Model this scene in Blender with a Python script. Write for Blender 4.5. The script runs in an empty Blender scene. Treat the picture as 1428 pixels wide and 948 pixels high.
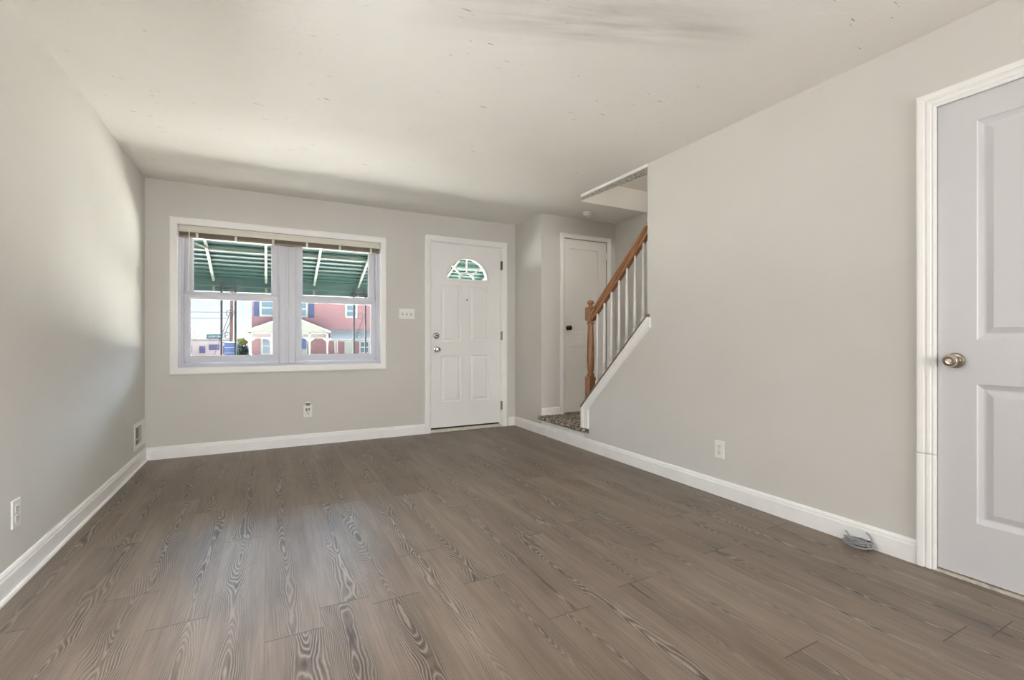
import bpy, bmesh, math, random
from mathutils import Vector, Matrix
random.seed(7)
PI = math.pi
SC = bpy.context.scene
COL = SC.collection

# ------------------------------------------------------------------ camera, light, exposure
CAM_Z = 1.005
cam_d = bpy.data.cameras.new('camera')
cam = bpy.data.objects.new('camera', cam_d); COL.objects.link(cam)
cam_d.sensor_width = 36.0
cam_d.lens = 649.94 / 1428 * 36.0
cam_d.clip_start = 0.05; cam_d.clip_end = 400
cam.location = (0, 0, CAM_Z)
cam.rotation_euler = (PI / 2, 0, -0.482369)
SC.camera = cam

SKY_STRENGTH = 1.1
SUN_SKY_GLOW = 25.0
SUN_STRENGTH = 172.0
REAR_POWER = 120.0
LEFT_POWER = 33.0
RIGHT_POWER = 65.0
STAIR_POWER = 62.0
w = bpy.data.worlds.new('sky'); SC.world = w; w.use_nodes = True
nt = w.node_tree; nt.nodes.clear()
o_ = nt.nodes.new('ShaderNodeOutputWorld'); b_ = nt.nodes.new('ShaderNodeBackground')
tc = nt.nodes.new('ShaderNodeTexCoord'); sx = nt.nodes.new('ShaderNodeSeparateXYZ'); rp = nt.nodes.new('ShaderNodeValToRGB')
nt.links.new(tc.outputs['Generated'], sx.inputs[0]); nt.links.new(sx.outputs['Z'], rp.inputs[0])
rp.color_ramp.elements[0].position = 0.0; rp.color_ramp.elements[0].color = (0.90, 0.94, 1.0, 1)
rp.color_ramp.elements[1].position = 0.5; rp.color_ramp.elements[1].color = (0.45, 0.68, 1.0, 1)
e = rp.color_ramp.elements.new(0.12); e.color = (0.72, 0.85, 1.0, 1)
# the sky around the sun (which stands over the street, in front of the house) is much brighter than the low horizon band
def mrange(v, a0, a1):
    m = nt.nodes.new('ShaderNodeMapRange'); m.interpolation_type = 'SMOOTHSTEP'
    m.inputs['From Min'].default_value = a0; m.inputs['From Max'].default_value = a1; nt.links.new(v, m.inputs['Value']); return m.outputs[0]
mm = nt.nodes.new('ShaderNodeMath'); mm.operation = 'MULTIPLY'
nt.links.new(mrange(sx.outputs['Z'], 0.10, 0.26), mm.inputs[0]); nt.links.new(mrange(sx.outputs['Y'], -0.1, 0.5), mm.inputs[1])
mg = nt.nodes.new('ShaderNodeMath'); mg.operation = 'MULTIPLY_ADD'
nt.links.new(mm.outputs[0], mg.inputs[0]); mg.inputs[1].default_value = SUN_SKY_GLOW; mg.inputs[2].default_value = SKY_STRENGTH
nt.links.new(rp.outputs[0], b_.inputs[0]); nt.links.new(mg.outputs[0], b_.inputs[1])
nt.links.new(b_.outputs[0], o_.inputs[0])

sd = bpy.data.lights.new('sun', 'SUN'); sun = bpy.data.objects.new('sun', sd); COL.objects.link(sun)
sd.energy = SUN_STRENGTH; sd.angle = 0.0093; sd.color = (1.0, 0.975, 0.94)
sun.rotation_euler = Vector((-0.12, -0.62, -0.78)).to_track_quat('-Z', 'Y').to_euler()

def area(name, loc, direction, sx_, sy_, power, color=(1, 1, 1)):
    d = bpy.data.lights.new(name, 'AREA'); o = bpy.data.objects.new(name, d); COL.objects.link(o)
    d.shape = 'RECTANGLE'; d.size = sx_; d.size_y = sy_; d.energy = power; d.color = color
    o.location = loc; o.rotation_euler = Vector(direction).to_track_quat('-Z', 'Z').to_euler()
    return o
# fill lamp added behind the camera, set in a made-up rear opening
area('rear_fill_light', (0.9, -4.12, 1.40), (0, 1, 0), 2.5, 1.5, REAR_POWER, (0.97, 0.98, 1.0))
# two more fill lamps, added out of view to brighten the side walls
# one at the left wall beside the camera, one at the right wall behind it
area('left_fill_light', (-0.911 + 0.22, 1.55, 1.32), (1, 0.15, -0.65), 1.25, 1.1, LEFT_POWER, (0.95, 0.975, 1.0))
area('right_fill_light', (2.587 - 0.03, -1.6, 1.40), (-1, 0.25, 0), 1.7, 1.3, RIGHT_POWER, (0.95, 0.975, 1.0))

SC.view_settings.view_transform = 'Standard'
SC.view_settings.look = 'None'
SC.view_settings.exposure = 0.13
SC.view_settings.gamma = 1.0
SC.view_settings.use_curve_mapping = False
SC.cycles.use_denoising = True
SC.cycles.max_bounces = 10
SC.cycles.diffuse_bounces = 6
SC.cycles.transparent_max_bounces = 16
SC.cycles.sample_clamp_indirect = 0.0
SC.cycles.caustics_reflective = False
SC.cycles.caustics_refractive = False

# ------------------------------------------------------------------ dimensions (metres)
XL, XR, YF, H = -0.911, 2.587, 4.863, 2.36
YB = -4.0            # rear wall
YC = 4.263           # closet wall in the stair alcove
XS = 3.594           # far side wall of the stairs
LZ = 0.195           # landing height

# ------------------------------------------------------------------ material helpers
def srgb(r, g, b):
    f = lambda c: (c / 255 / 12.92) if c / 255 <= 0.04045 else ((c / 255 + 0.055) / 1.055) ** 2.4
    return (f(r), f(g), f(b), 1)
class NT:
    def __init__(s, name):
        s.m = bpy.data.materials.new(name); s.m.use_nodes = True; s.t = s.m.node_tree; s.t.nodes.clear()
        s.out = s.n('ShaderNodeOutputMaterial'); s.b = s.n('ShaderNodeBsdfPrincipled')
        s.l(s.b.outputs[0], s.out.inputs[0])
    def n(s, t, **k):
        x = s.t.nodes.new(t)
        for a, v in k.items(): setattr(x, a, v)
        return x
    def l(s, a, b): s.t.links.new(a, b)
    def math(s, op, a, b=None, c=None):
        x = s.n('ShaderNodeMath', operation=op)
        for i, v in enumerate((a, b, c)):
            if v is None: continue
            if isinstance(v, (int, float)): x.inputs[i].default_value = v
            else: s.l(v, x.inputs[i])
        return x.outputs[0]
    def comb(s, x=0, y=0, z=0):
        c = s.n('ShaderNodeCombineXYZ')
        for i, v in enumerate((x, y, z)):
            if isinstance(v, (int, float)): c.inputs[i].default_value = v
            else: s.l(v, c.inputs[i])
        return c.outputs[0]
    def noise(s, vec, scale=5, detail=2, rough=0.5, dist=0.0):
        x = s.n('ShaderNodeTexNoise'); x.inputs['Scale'].default_value = scale; x.inputs['Detail'].default_value = detail
        x.inputs['Roughness'].default_value = rough; x.inputs['Distortion'].default_value = dist
        if vec is not None: s.l(vec, x.inputs['Vector'])
        return x.outputs[0]
    def ramp(s, fac, stops, interp='LINEAR'):
        x = s.n('ShaderNodeValToRGB'); x.color_ramp.interpolation = interp
        els = x.color_ramp.elements
        while len(els) < len(stops): els.new(0.5)
        for el, (p, c) in zip(els, stops):
            el.position = p; el.color = c if len(c) == 4 else (*c, 1)
        s.l(fac, x.inputs[0]); return x.outputs[0]
    def mix(s, fac, a, b, mode='MIX'):
        x = s.n('ShaderNodeMix', data_type='RGBA', blend_type=mode)
        for i, v in ((0, fac), (6, a), (7, b)):
            if isinstance(v, (int, float)): x.inputs[i].default_value = v
            elif isinstance(v, tuple): x.inputs[i].default_value = v
            else: s.l(v, x.inputs[i])
        return x.outputs[2]
    def bump(s, h, strength=0.3, dist=0.01):
        x = s.n('ShaderNodeBump'); x.inputs['Strength'].default_value = strength; x.inputs['Distance'].default_value = dist
        s.l(h, x.inputs['Height']); s.l(x.outputs[0], s.b.inputs['Normal'])
    def pos(s):
        return s.n('ShaderNodeNewGeometry').outputs['Position']
    def obj(s):
        return s.n('ShaderNodeTexCoord').outputs['Object']
    def sep(s, v):
        x = s.n('ShaderNodeSeparateXYZ'); s.l(v, x.inputs[0]); return x.outputs

def simple(name, col, rough=0.5, metal=0.0, var=0.03, scale=8, bump=0.0, bscale=60):
    k = NT(name)
    nz = k.noise(k.obj(), scale, 3)
    c2 = tuple(max(0, v * (1 - var * 2)) for v in col[:3]) + (1,); c1 = tuple(min(1, v * (1 + var)) for v in col[:3]) + (1,)
    k.l(k.ramp(nz, [(0.3, c2), (0.7, c1)]), k.b.inputs['Base Color'])
    k.b.inputs['Roughness'].default_value = rough; k.b.inputs['Metallic'].default_value = metal
    if bump: k.bump(k.noise(k.obj(), bscale, 3), bump, 0.004)
    return k.m

def mat_wall():
    k = NT('greige_wall_paint')
    k.l(k.ramp(k.noise(k.pos(), 1.6, 4), [(0.3, srgb(206, 202, 195)), (0.7, srgb(210, 207, 201))]), k.b.inputs['Base Color'])
    k.b.inputs['Roughness'].default_value = 0.62; k.b.inputs['Specular IOR Level'].default_value = 0.3
    k.bump(k.noise(k.pos(), 170, 3), 0.06, 0.003)
    return k.m

def mat_ceiling():
    k = NT('ceiling_plaster')
    p = k.pos()
    x, y, z = k.sep(p)
    # dark scrapes and small scratches scattered over the old plaster, gathered near the room's middle
    st = k.comb(k.math('ADD', k.math('MULTIPLY', x, 11.0), k.math('MULTIPLY', y, 3.0)), k.math('MULTIPLY', y, 85.0), 0)
    n1 = k.noise(st, 1.0, 2, 0.5, 0.0)
    patch = k.noise(k.comb(x, y, 3.3), 2.2, 3)
    s1 = k.math('MULTIPLY', k.math('GREATER_THAN', n1, 0.715), k.math('GREATER_THAN', patch, 0.53))
    smear = k.noise(k.comb(k.math('ADD', k.math('MULTIPLY', x, 1.6), k.math('MULTIPLY', y, 0.6)), k.math('ADD', k.math('MULTIPLY', y, 9.0), k.math('MULTIPLY', x, 3.2)), 7.7), 1.0, 5, 0.6)
    # old trowel smear running obliquely across the room, about 1.6 m in front of the camera
    off = k.math('ABSOLUTE', k.math('ADD', k.math('SUBTRACT', y, 1.56), k.math('MULTIPLY', k.math('SUBTRACT', x, 1.33), 0.38)))
    band = k.math('MULTIPLY', k.math('MAXIMUM', k.math('SUBTRACT', 1.0, k.math('MULTIPLY', off, 4.5)), 0.0),
                  k.math('MAXIMUM', k.math('SUBTRACT', 1.0, k.math('MULTIPLY', k.math('ABSOLUTE', k.math('SUBTRACT', x, 1.25)), 1.3)), 0.0))
    sm = k.math('MULTIPLY', band, k.math('MAXIMUM', k.math('MULTIPLY', k.math('SUBTRACT', smear, 0.36), 3.2), 0.0))
    base = k.ramp(k.noise(p, 1.1, 5), [(0.3, srgb(231, 228, 221)), (0.7, srgb(238, 235, 229))])
    c = k.mix(k.math('MINIMUM', sm, 0.45), base, srgb(165, 160, 152))
    c = k.mix(k.math('MULTIPLY', s1, 0.6), c, srgb(120, 112, 104))
    k.l(c, k.b.inputs['Base Color'])
    k.b.inputs['Roughness'].default_value = 0.8; k.b.inputs['Specular IOR Level'].default_value = 0.2
    h = k.math('ADD', k.math('MULTIPLY', k.noise(k.comb(k.math('MULTIPLY', x, 2.0), k.math('MULTIPLY', y, 5.0), z), 2.2, 5, 0.6, 0.8), 1.0), k.math('MULTIPLY', k.noise(p, 45, 3), 0.12))
    k.bump(h, 0.22, 0.02)
    return k.m

def mat_floor():
    k = NT('grey_brown_oak_planks')
    x, y, z = k.sep(k.pos())
    PW, PL = 0.182, 1.22
    u = k.math('DIVIDE', k.math('ADD', x, 20.03), PW)
    row = k.math('FLOOR', u); fu = k.math('FRACT', u)
    wn = k.n('ShaderNodeTexWhiteNoise', noise_dimensions='1D'); k.l(row, wn.inputs['W'])
    v = k.math('ADD', k.math('DIVIDE', k.math('ADD', y, 20.0), PL), wn.outputs['Value'])
    iv = k.math('FLOOR', v); fv = k.math('FRACT', v)
    wn2 = k.n('ShaderNodeTexWhiteNoise', noise_dimensions='2D'); k.l(k.comb(row, iv, 0), wn2.inputs['Vector'])
    rnd = wn2.outputs['Value']
    cx = k.math('ADD', 0.5, k.math('MULTIPLY', k.math('SUBTRACT', rnd, 0.5), 0.45))
    # cathedral grain: contour lines of an elongated height field, one different piece per plank
    du = k.math('SUBTRACT', fu, cx)
    lx = k.math('MULTIPLY', du, PW)
    base = k.noise(k.comb(k.math('MULTIPLY', lx, 5.5), k.math('MULTIPLY', y, 1.15), k.math('MULTIPLY', rnd, 37.0)), 1.5, 1.5, 0.4, 0.1)
    wob = k.noise(k.comb(k.math('MULTIPLY', x, 26.0), k.math('MULTIPLY', y, 9.0), 2.0), 1.0, 2)
    dome = k.math('MULTIPLY', k.math('POWER', k.math('ABSOLUTE', k.math('MULTIPLY', du, 1.9)), 1.5), 0.85)
    hgt = k.math('ADD', k.math('ADD', k.math('MULTIPLY', base, 1.25), dome), k.math('MULTIPLY', wob, 0.075))
    ring = k.math('PINGPONG', k.math('MULTIPLY', hgt, 18.0), 0.5)
    line = k.ramp(ring, [(0.0, (1, 1, 1)), (0.17, (0.55, 0.55, 0.55)), (0.40, (0, 0, 0))])
    # grain contrast is strongest in the plank's heart, fades to straight quiet grain at its sides
    heart = k.ramp(k.math('ABSOLUTE', du), [(0.14, (1, 1, 1)), (0.42, (0.30, 0.30, 0.30))])
    hmask = k.ramp(k.noise(k.comb(k.math('MULTIPLY', x, 3.0), k.math('MULTIPLY', y, 1.2), k.math('MULTIPLY', rnd, 9.0)), 1.0, 2), [(0.34, (0.30, 0.30, 0.30)), (0.56, (1, 1, 1))])
    fib = k.noise(k.comb(k.math('MULTIPLY', x, 210.0), k.math('MULTIPLY', y, 5.0), rnd), 1.0, 3, 0.6)
    fib2 = k.noise(k.comb(k.math('MULTIPLY', x, 60.0), k.math('MULTIPLY', y, 2.2), rnd), 1.0, 3, 0.6)
    tone = k.noise(k.comb(k.math('MULTIPLY', x, 4.0), k.math('MULTIPLY', y, 0.9), k.math('MULTIPLY', rnd, 5.0)), 1.4, 3)
    c = k.ramp(tone, [(0.28, srgb(105, 89, 75)), (0.5, srgb(127, 111, 96)), (0.75, srgb(147, 132, 117))])
    c = k.mix(k.math('MULTIPLY', k.ramp(fib2, [(0.35, (0, 0, 0)), (0.7, (1, 1, 1))]), 0.38), c, srgb(84, 71, 61))
    c = k.mix(k.math('MULTIPLY', k.ramp(fib, [(0.45, (0, 0, 0)), (0.75, (1, 1, 1))]), 0.30), c, srgb(160, 150, 140))
    brk = k.ramp(k.noise(k.comb(k.math('MULTIPLY', x, 45.0), k.math('MULTIPLY', y, 7.0), rnd), 1.0, 3), [(0.34, (0.25, 0.25, 0.25)), (0.58, (1, 1, 1))])
    dk = k.math('MULTIPLY', k.math('MULTIPLY', k.math('MULTIPLY', line, heart), hmask), brk)
    c = k.mix(k.math('MULTIPLY', k.math('MULTIPLY', heart, hmask), 0.16), c, srgb(70, 58, 49))
    c = k.mix(k.math('MULTIPLY', dk, 0.9), c, srgb(48, 40, 34))
    lt = k.math('MULTIPLY', k.math('MULTIPLY', k.ramp(ring, [(0.28, (0, 0, 0)), (0.5, (1, 1, 1))]), heart), hmask)
    c = k.mix(k.math('MULTIPLY', lt, 0.42), c, srgb(178, 168, 156))
    # seams
    ex = k.math('MINIMUM', fu, k.math('SUBTRACT', 1.0, fu))
    ey = k.math('MINIMUM', fv, k.math('SUBTRACT', 1.0, fv))
    seam = k.math('MAXIMUM', k.math('MULTIPLY', k.math('LESS_THAN', ex, 0.006), 0.35), k.math('MULTIPLY', k.math('LESS_THAN', ey, 0.0016), 0.75))
    c = k.mix(seam, c, srgb(52, 44, 38))
    k.l(c, k.b.inputs['Base Color'])
    k.l(k.math('ADD', 0.37, k.math('MULTIPLY', fib, 0.12)), k.b.inputs['Roughness'])
    k.b.inputs['Specular IOR Level'].default_value = 0.42
    hh = k.math('SUBTRACT', k.math('MULTIPLY', fib, 0.25), k.math('ADD', k.math('MULTIPLY', dk, 0.4), k.math('MULTIPLY', seam, 1.0)))
    k.bump(hh, 0.18, 0.0015)
    return k.m

def mat_carpet():
    k = NT('flecked_brown_carpet')
    p = k.pos()
    n = k.noise(p, 150, 2, 0.6)
    vor = k.n('ShaderNodeTexVoronoi'); vor.inputs['Scale'].default_value = 100; k.l(p, vor.inputs['Vector'])
    rn = k.sep(vor.outputs['Color'])[0]
    c = k.ramp(rn, [(0.0, srgb(50, 41, 34)), (0.35, srgb(112, 98, 84)), (0.65, srgb(160, 147, 132)), (1.0, srgb(226, 217, 204))])
    k.l(c, k.b.inputs['Base Color']); k.b.inputs['Roughness'].default_value = 0.95
    k.b.inputs['Specular IOR Level'].default_value = 0.1
    k.bump(k.math('ADD', n, vor.outputs['Distance']), 0.8, 0.006)
    return k.m

def mat_speckle():
    k = NT('rough_speckled_plaster')
    p = k.pos()
    c = k.ramp(k.noise(p, 75, 2), [(0.36, srgb(92, 82, 72)), (0.42, srgb(214, 209, 200)), (0.7, srgb(236, 231, 223))])
    k.l(c, k.b.inputs['Base Color']); k.b.inputs['Roughness'].default_value = 0.9
    k.bump(k.noise(p, 80, 3), 0.35, 0.004)
    return k.m

def mat_oak():
    k = NT('golden_oak')
    x, y, z = k.sep(k.obj())
    n = k.noise(k.comb(k.math('MULTIPLY', x, 60.0), k.math('MULTIPLY', y, 60.0), k.math('MULTIPLY', z, 5.0)), 1.0, 4, 0.6, 0.6)
    k.l(k.ramp(n, [(0.3, srgb(108, 70, 40)), (0.5, srgb(148, 104, 66)), (0.72, srgb(176, 132, 90))]), k.b.inputs['Base Color'])
    k.b.inputs['Roughness'].default_value = 0.38; k.bump(n, 0.1, 0.002)
    return k.m
def mat_oak_rail():
    k = NT('golden_oak_rail')
    x, y, z = k.sep(k.obj())
    a = k.math('ADD', k.math('MULTIPLY', y, 0.68), k.math('MULTIPLY', z, 0.733))     # across the rail
    b = k.math('SUBTRACT', k.math('MULTIPLY', z, 0.68), k.math('MULTIPLY', y, 0.733))  # along the rail
    n = k.noise(k.comb(k.math('MULTIPLY', x, 60.0), k.math('MULTIPLY', a, 60.0), k.math('MULTIPLY', b, 4.0)), 1.0, 4, 0.6, 0.6)
    k.l(k.ramp(n, [(0.3, srgb(108, 70, 40)), (0.5, srgb(148, 104, 66)), (0.72, srgb(178, 134, 92))]), k.b.inputs['Base Color'])
    k.b.inputs['Roughness'].default_value = 0.38; k.bump(n, 0.1, 0.002)
    return k.m

def mat_glass(name, tint=(0.97, 0.985, 0.98, 1), gl=0.006):
    k = NT(name); k.t.nodes.remove(k.b)
    tr = k.n('ShaderNodeBsdfTransparent'); tr.inputs[0].default_value = tint
    g = k.n('ShaderNodeBsdfGlossy'); g.inputs['Roughness'].default_value = 0.02
    lw = k.n('ShaderNodeLayerWeight'); lw.inputs['Blend'].default_value = 0.25
    ms = k.n('ShaderNodeMixShader')
    k.l(k.math('ADD', gl * 0.4, k.math('MULTIPLY', lw.outputs['Facing'], gl)), ms.inputs[0])
    k.l(tr.outputs[0], ms.inputs[1]); k.l(g.outputs[0], ms.inputs[2]); k.l(ms.outputs[0], k.out.inputs[0])
    return k.m

def mat_brick():
    k = NT('pink_red_brick')
    x, y, z = k.sep(k.obj())
    br = k.n('ShaderNodeTexBrick'); k.l(k.comb(k.math('ADD', x, y), z, 0), br.inputs['Vector'])
    br.inputs['Scale'].default_value = 4.0; br.inputs['Color1'].default_value = srgb(140, 98, 102); br.inputs['Color2'].default_value = srgb(126, 84, 90)
    br.inputs['Mortar'].default_value = srgb(156, 132, 132); br.inputs['Mortar Size'].default_value = 0.02
    k.l(br.outputs[0], k.b.inputs['Base Color']); k.b.inputs['Roughness'].default_value = 0.9
    return k.m

M = {}
M['wall'] = mat_wall(); M['ceiling'] = mat_ceiling(); M['floor'] = mat_floor(); M['carpet'] = mat_carpet(); M['speckle'] = mat_speckle()
M['trim'] = simple('white_trim_paint', srgb(240, 238, 234), 0.42, var=0.012, scale=4)
M['base'] = simple('white_baseboard_paint', srgb(240, 238, 235), 0.42, var=0.02, scale=9)
M['door'] = simple('white_door_paint', srgb(238, 236, 233), 0.42, var=0.008, scale=3, bump=0.05, bscale=140)
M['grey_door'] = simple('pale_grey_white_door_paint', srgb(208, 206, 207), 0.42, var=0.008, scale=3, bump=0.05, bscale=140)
M['closet_door'] = simple('off_white_door_paint', srgb(234, 231, 225), 0.45, var=0.012, scale=3)
M['vinyl'] = simple('white_window_vinyl', srgb(203, 203, 210), 0.35, var=0.01)
M['plastic'] = simple('white_plastic', srgb(232, 231, 227), 0.35, var=0.01)
M['socket'] = simple('socket_white', srgb(222, 221, 217), 0.35, var=0.01)
M['dark'] = simple('dark_slot', srgb(38, 36, 34), 0.7)
M['grey_slot'] = simple('grey_slot', srgb(128, 122, 114), 0.7)
M['blind'] = simple('blind_almond', srgb(216, 211, 198), 0.45, var=0.02)
M['blind_stack'] = simple('blind_slats_taupe', srgb(138, 127, 110), 0.5, var=0.03)
M['nickel'] = simple('brushed_nickel', srgb(176, 166, 150), 0.26, 1.0, var=0.05)
M['chrome'] = simple('polished_steel', srgb(200, 198, 194), 0.18, 1.0)
M['bronze'] = simple('dark_bronze', srgb(70, 56, 44), 0.3, 1.0, var=0.08)
M['hinge'] = simple('dull_grey_hinge', srgb(128, 124, 118), 0.4, 0.8)
M['dark_metal'] = simple('dark_metal', srgb(52, 48, 44), 0.4, 0.7)
M['grey_cap'] = simple('unpainted_grey_edge', srgb(128, 116, 104), 0.7, var=0.1, scale=30)
M['oak'] = mat_oak(); M['oak_rail'] = mat_oak_rail(); M['baluster'] = simple('white_baluster_paint', srgb(228, 226, 222), 0.4, var=0.01)
M['cable'] = simple('grey_cable_jacket', srgb(150, 150, 150), 0.45)
M['tie'] = simple('black_tie', srgb(35, 33, 33), 0.5)
M['glass'] = mat_glass('window_glass'); M['fan_glass'] = mat_glass('fanlight_glass', (0.93, 0.97, 0.96, 1))
M['threshold'] = simple('worn_pale_threshold', srgb(200, 192, 178), 0.6, var=0.15, scale=40)
M['dirty'] = simple('dirty_sill_paint', srgb(214, 208, 196), 0.6, var=0.12, scale=60)
# outdoors
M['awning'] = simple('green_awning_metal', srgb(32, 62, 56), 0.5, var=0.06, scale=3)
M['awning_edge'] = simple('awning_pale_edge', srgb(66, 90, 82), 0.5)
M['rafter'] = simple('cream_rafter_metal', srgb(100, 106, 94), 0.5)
M['iron'] = simple('black_wrought_iron', srgb(26, 27, 32), 0.5, 0.0)
M['concrete'] = simple('pale_concrete', srgb(205, 200, 192), 0.9, var=0.05, scale=3)
M['porch_grey'] = simple('worn_grey_porch_floor', srgb(84, 82, 78), 0.9, var=0.08, scale=3)
M['street'] = simple('grey_asphalt_and_lawn', srgb(120, 122, 116), 0.95, var=0.1, scale=0.4)
M['brick'] = mat_brick()
M['house_trim'] = simple('white_house_trim', srgb(162, 161, 158), 0.6)
M['roof_white'] = simple('pale_porch_roof', srgb(132, 130, 122), 0.7)
M['shutter'] = simple('blue_shutter', srgb(38, 58, 98), 0.6)
M['house_glass'] = simple('pale_blue_house_glass', srgb(84, 108, 122), 0.2)
M['house_glass_dark'] = simple('blue_house_glass', srgb(58, 80, 106), 0.2)
M['blue_door'] = simple('blue_screen_door', srgb(36, 70, 120), 0.5)
M['pole'] = simple('brown_utility_pole', srgb(82, 60, 50), 0.9, var=0.1)
M['wire'] = simple('grey_wire', srgb(70, 72, 80), 0.7)
M['shop'] = simple('pale_shop_wall', srgb(142, 134, 134), 0.8)
M['shop_dark'] = simple('shop_openings', srgb(60, 58, 92), 0.7)
M['teal'] = simple('teal_sign', srgb(28, 82, 84), 0.5)
M['blue_panel'] = simple('blue_shed_panel', srgb(62, 82, 130), 0.6)
M['leaf_yellow'] = simple('yellow_green_leaves', srgb(120, 120, 58), 0.8, var=0.2)
M['leaf_dark'] = simple('dark_green_leaves', srgb(44, 58, 46), 0.8, var=0.25)
M['twig'] = simple('bare_twigs', srgb(120, 106, 92), 0.9)
M['roof_tar'] = simple('dark_flat_roof', srgb(96, 92, 96), 0.9)
M['siding'] = simple('pale_siding', srgb(206, 208, 206), 0.7)

# ------------------------------------------------------------------ geometry helpers
def bm_new(): return bmesh.new()
def add_box(bm, x0, x1, y0, y1, z0, z1, mat=None):
    vs = [bm.verts.new(p) for p in ((x0, y0, z0), (x1, y0, z0), (x1, y1, z0), (x0, y1, z0), (x0, y0, z1), (x1, y0, z1), (x1, y1, z1), (x0, y1, z1))]
    for f in ((3, 2, 1, 0), (4, 5, 6, 7), (0, 1, 5, 4), (1, 2, 6, 5), (2, 3, 7, 6), (3, 0, 4, 7)): bm.faces.new([vs[i] for i in f])
    if mat is not None: bmesh.ops.transform(bm, matrix=mat, verts=vs)
    return vs
def bev(bm, wdt, seg=2):
    bmesh.ops.bevel(bm, geom=[e for e in bm.edges], offset=wdt, segments=seg, affect='EDGES', profile=0.6, clamp_overlap=True)
def rbox(x0, x1, y0, y1, z0, z1, r=0.003, seg=2):
    bm = bm_new(); add_box(bm, x0, x1, y0, y1, z0, z1); bev(bm, r, seg); return bm
def add_prism(bm, pts, axis, a0, a1):
    """polygon pts (2D) extruded along axis 'x','y' or 'z' from a0 to a1"""
    def P(p, a):
        return {'x': (a, p[0], p[1]), 'y': (p[0], a, p[1]), 'z': (p[0], p[1], a)}[axis]
    A = [bm.verts.new(P(p, a0)) for p in pts]; B = [bm.verts.new(P(p, a1)) for p in pts]
    bm.faces.new(A); bm.faces.new(list(reversed(B)))
    n = len(pts)
    for i in range(n): bm.faces.new((A[i], B[i], B[(i + 1) % n], A[(i + 1) % n]))
    return A + B
def add_tube(bm, pts, r, seg=8, caps=True, closed=False):
    pts = [Vector(p) for p in pts]; n = len(pts); rings = []
    rr = r if isinstance(r, (list, tuple)) else [r] * n
    up = None
    for i, p in enumerate(pts):
        a = pts[i - 1] if (i > 0 or closed) else pts[i]; b = pts[(i + 1) % n] if (i < n - 1 or closed) else pts[i]
        t = (b - a).normalized()
        if up is None:
            up = Vector((0, 0, 1)) if abs(t.z) < 0.9 else Vector((1, 0, 0))
        s = t.cross(up)
        if s.length < 1e-4: s = t.cross(Vector((0.3, 1, 0.2)))
        s.normalize(); up = s.cross(t).normalized()
        rings.append([bm.verts.new(p + (s * math.cos(q) + up * math.sin(q)) * rr[i]) for q in (2 * PI * j / seg for j in range(seg))])
    m = n if closed else n - 1
    for i in range(m):
        A, B = rings[i], rings[(i + 1) % n]
        for j in range(seg): bm.faces.new((A[j], A[(j + 1) % seg], B[(j + 1) % seg], B[j]))
    if caps and not closed:
        bm.faces.new(list(reversed(rings[0]))); bm.faces.new(rings[-1])
def add_lathe(bm, prof, mat=Matrix.Identity(4), seg=24):
    """prof: (radius, height) along local z"""
    rings = []
    for r, h in prof:
        rings.append([bm.verts.new(mat @ Vector((r * math.cos(2 * PI * j / seg), r * math.sin(2 * PI * j / seg), h))) for j in range(seg)])
    for A, B in zip(rings, rings[1:]):
        for j in range(seg): bm.faces.new((A[j], A[(j + 1) % seg], B[(j + 1) % seg], B[j]))
    bm.faces.new(list(reversed(rings[0]))); bm.faces.new(rings[-1])
def dirmat(loc, d):
    return Matrix.Translation(loc) @ Vector(d).to_track_quat('Z', 'Y').to_matrix().to_4x4()
def obj(name, bm, m, parent=None, smooth=False, label=None):
    bmesh.ops.remove_doubles(bm, verts=bm.verts, dist=1e-6)
    bmesh.ops.recalc_face_normals(bm, faces=bm.faces)
    me = bpy.data.meshes.new(name); bm.to_mesh(me); bm.free()
    if smooth:
        for p in me.polygons: p.use_smooth = True
        try: me.set_sharp_from_angle(angle=math.radians(38))
        except Exception: pass
    me.materials.append(M[m] if isinstance(m, str) else m)
    o = bpy.data.objects.new(name, me); COL.objects.link(o)
    if parent is not None:
        o.parent = parent
        o.matrix_parent_inverse = Matrix.Translation(parent.location).inverted()
    if label: o['label'] = label
    return o
def tag(o, label, cat, group=None, kind=None):
    o['label'] = label; o['category'] = cat
    if group: o['group'] = group
    if kind: o['kind'] = kind
    return o
def thing(name, label, cat, loc=(0, 0, 0), group=None, kind=None):
    o = bpy.data.objects.new(name, None); COL.objects.link(o); o.location = loc; o.empty_display_size = 0.1
    return tag(o, label, cat, group, kind)
def struct(name, bm, m, label, cat, smooth=False):
    return tag(obj(name, bm, m, smooth=smooth), label, cat, kind='structure')
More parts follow.
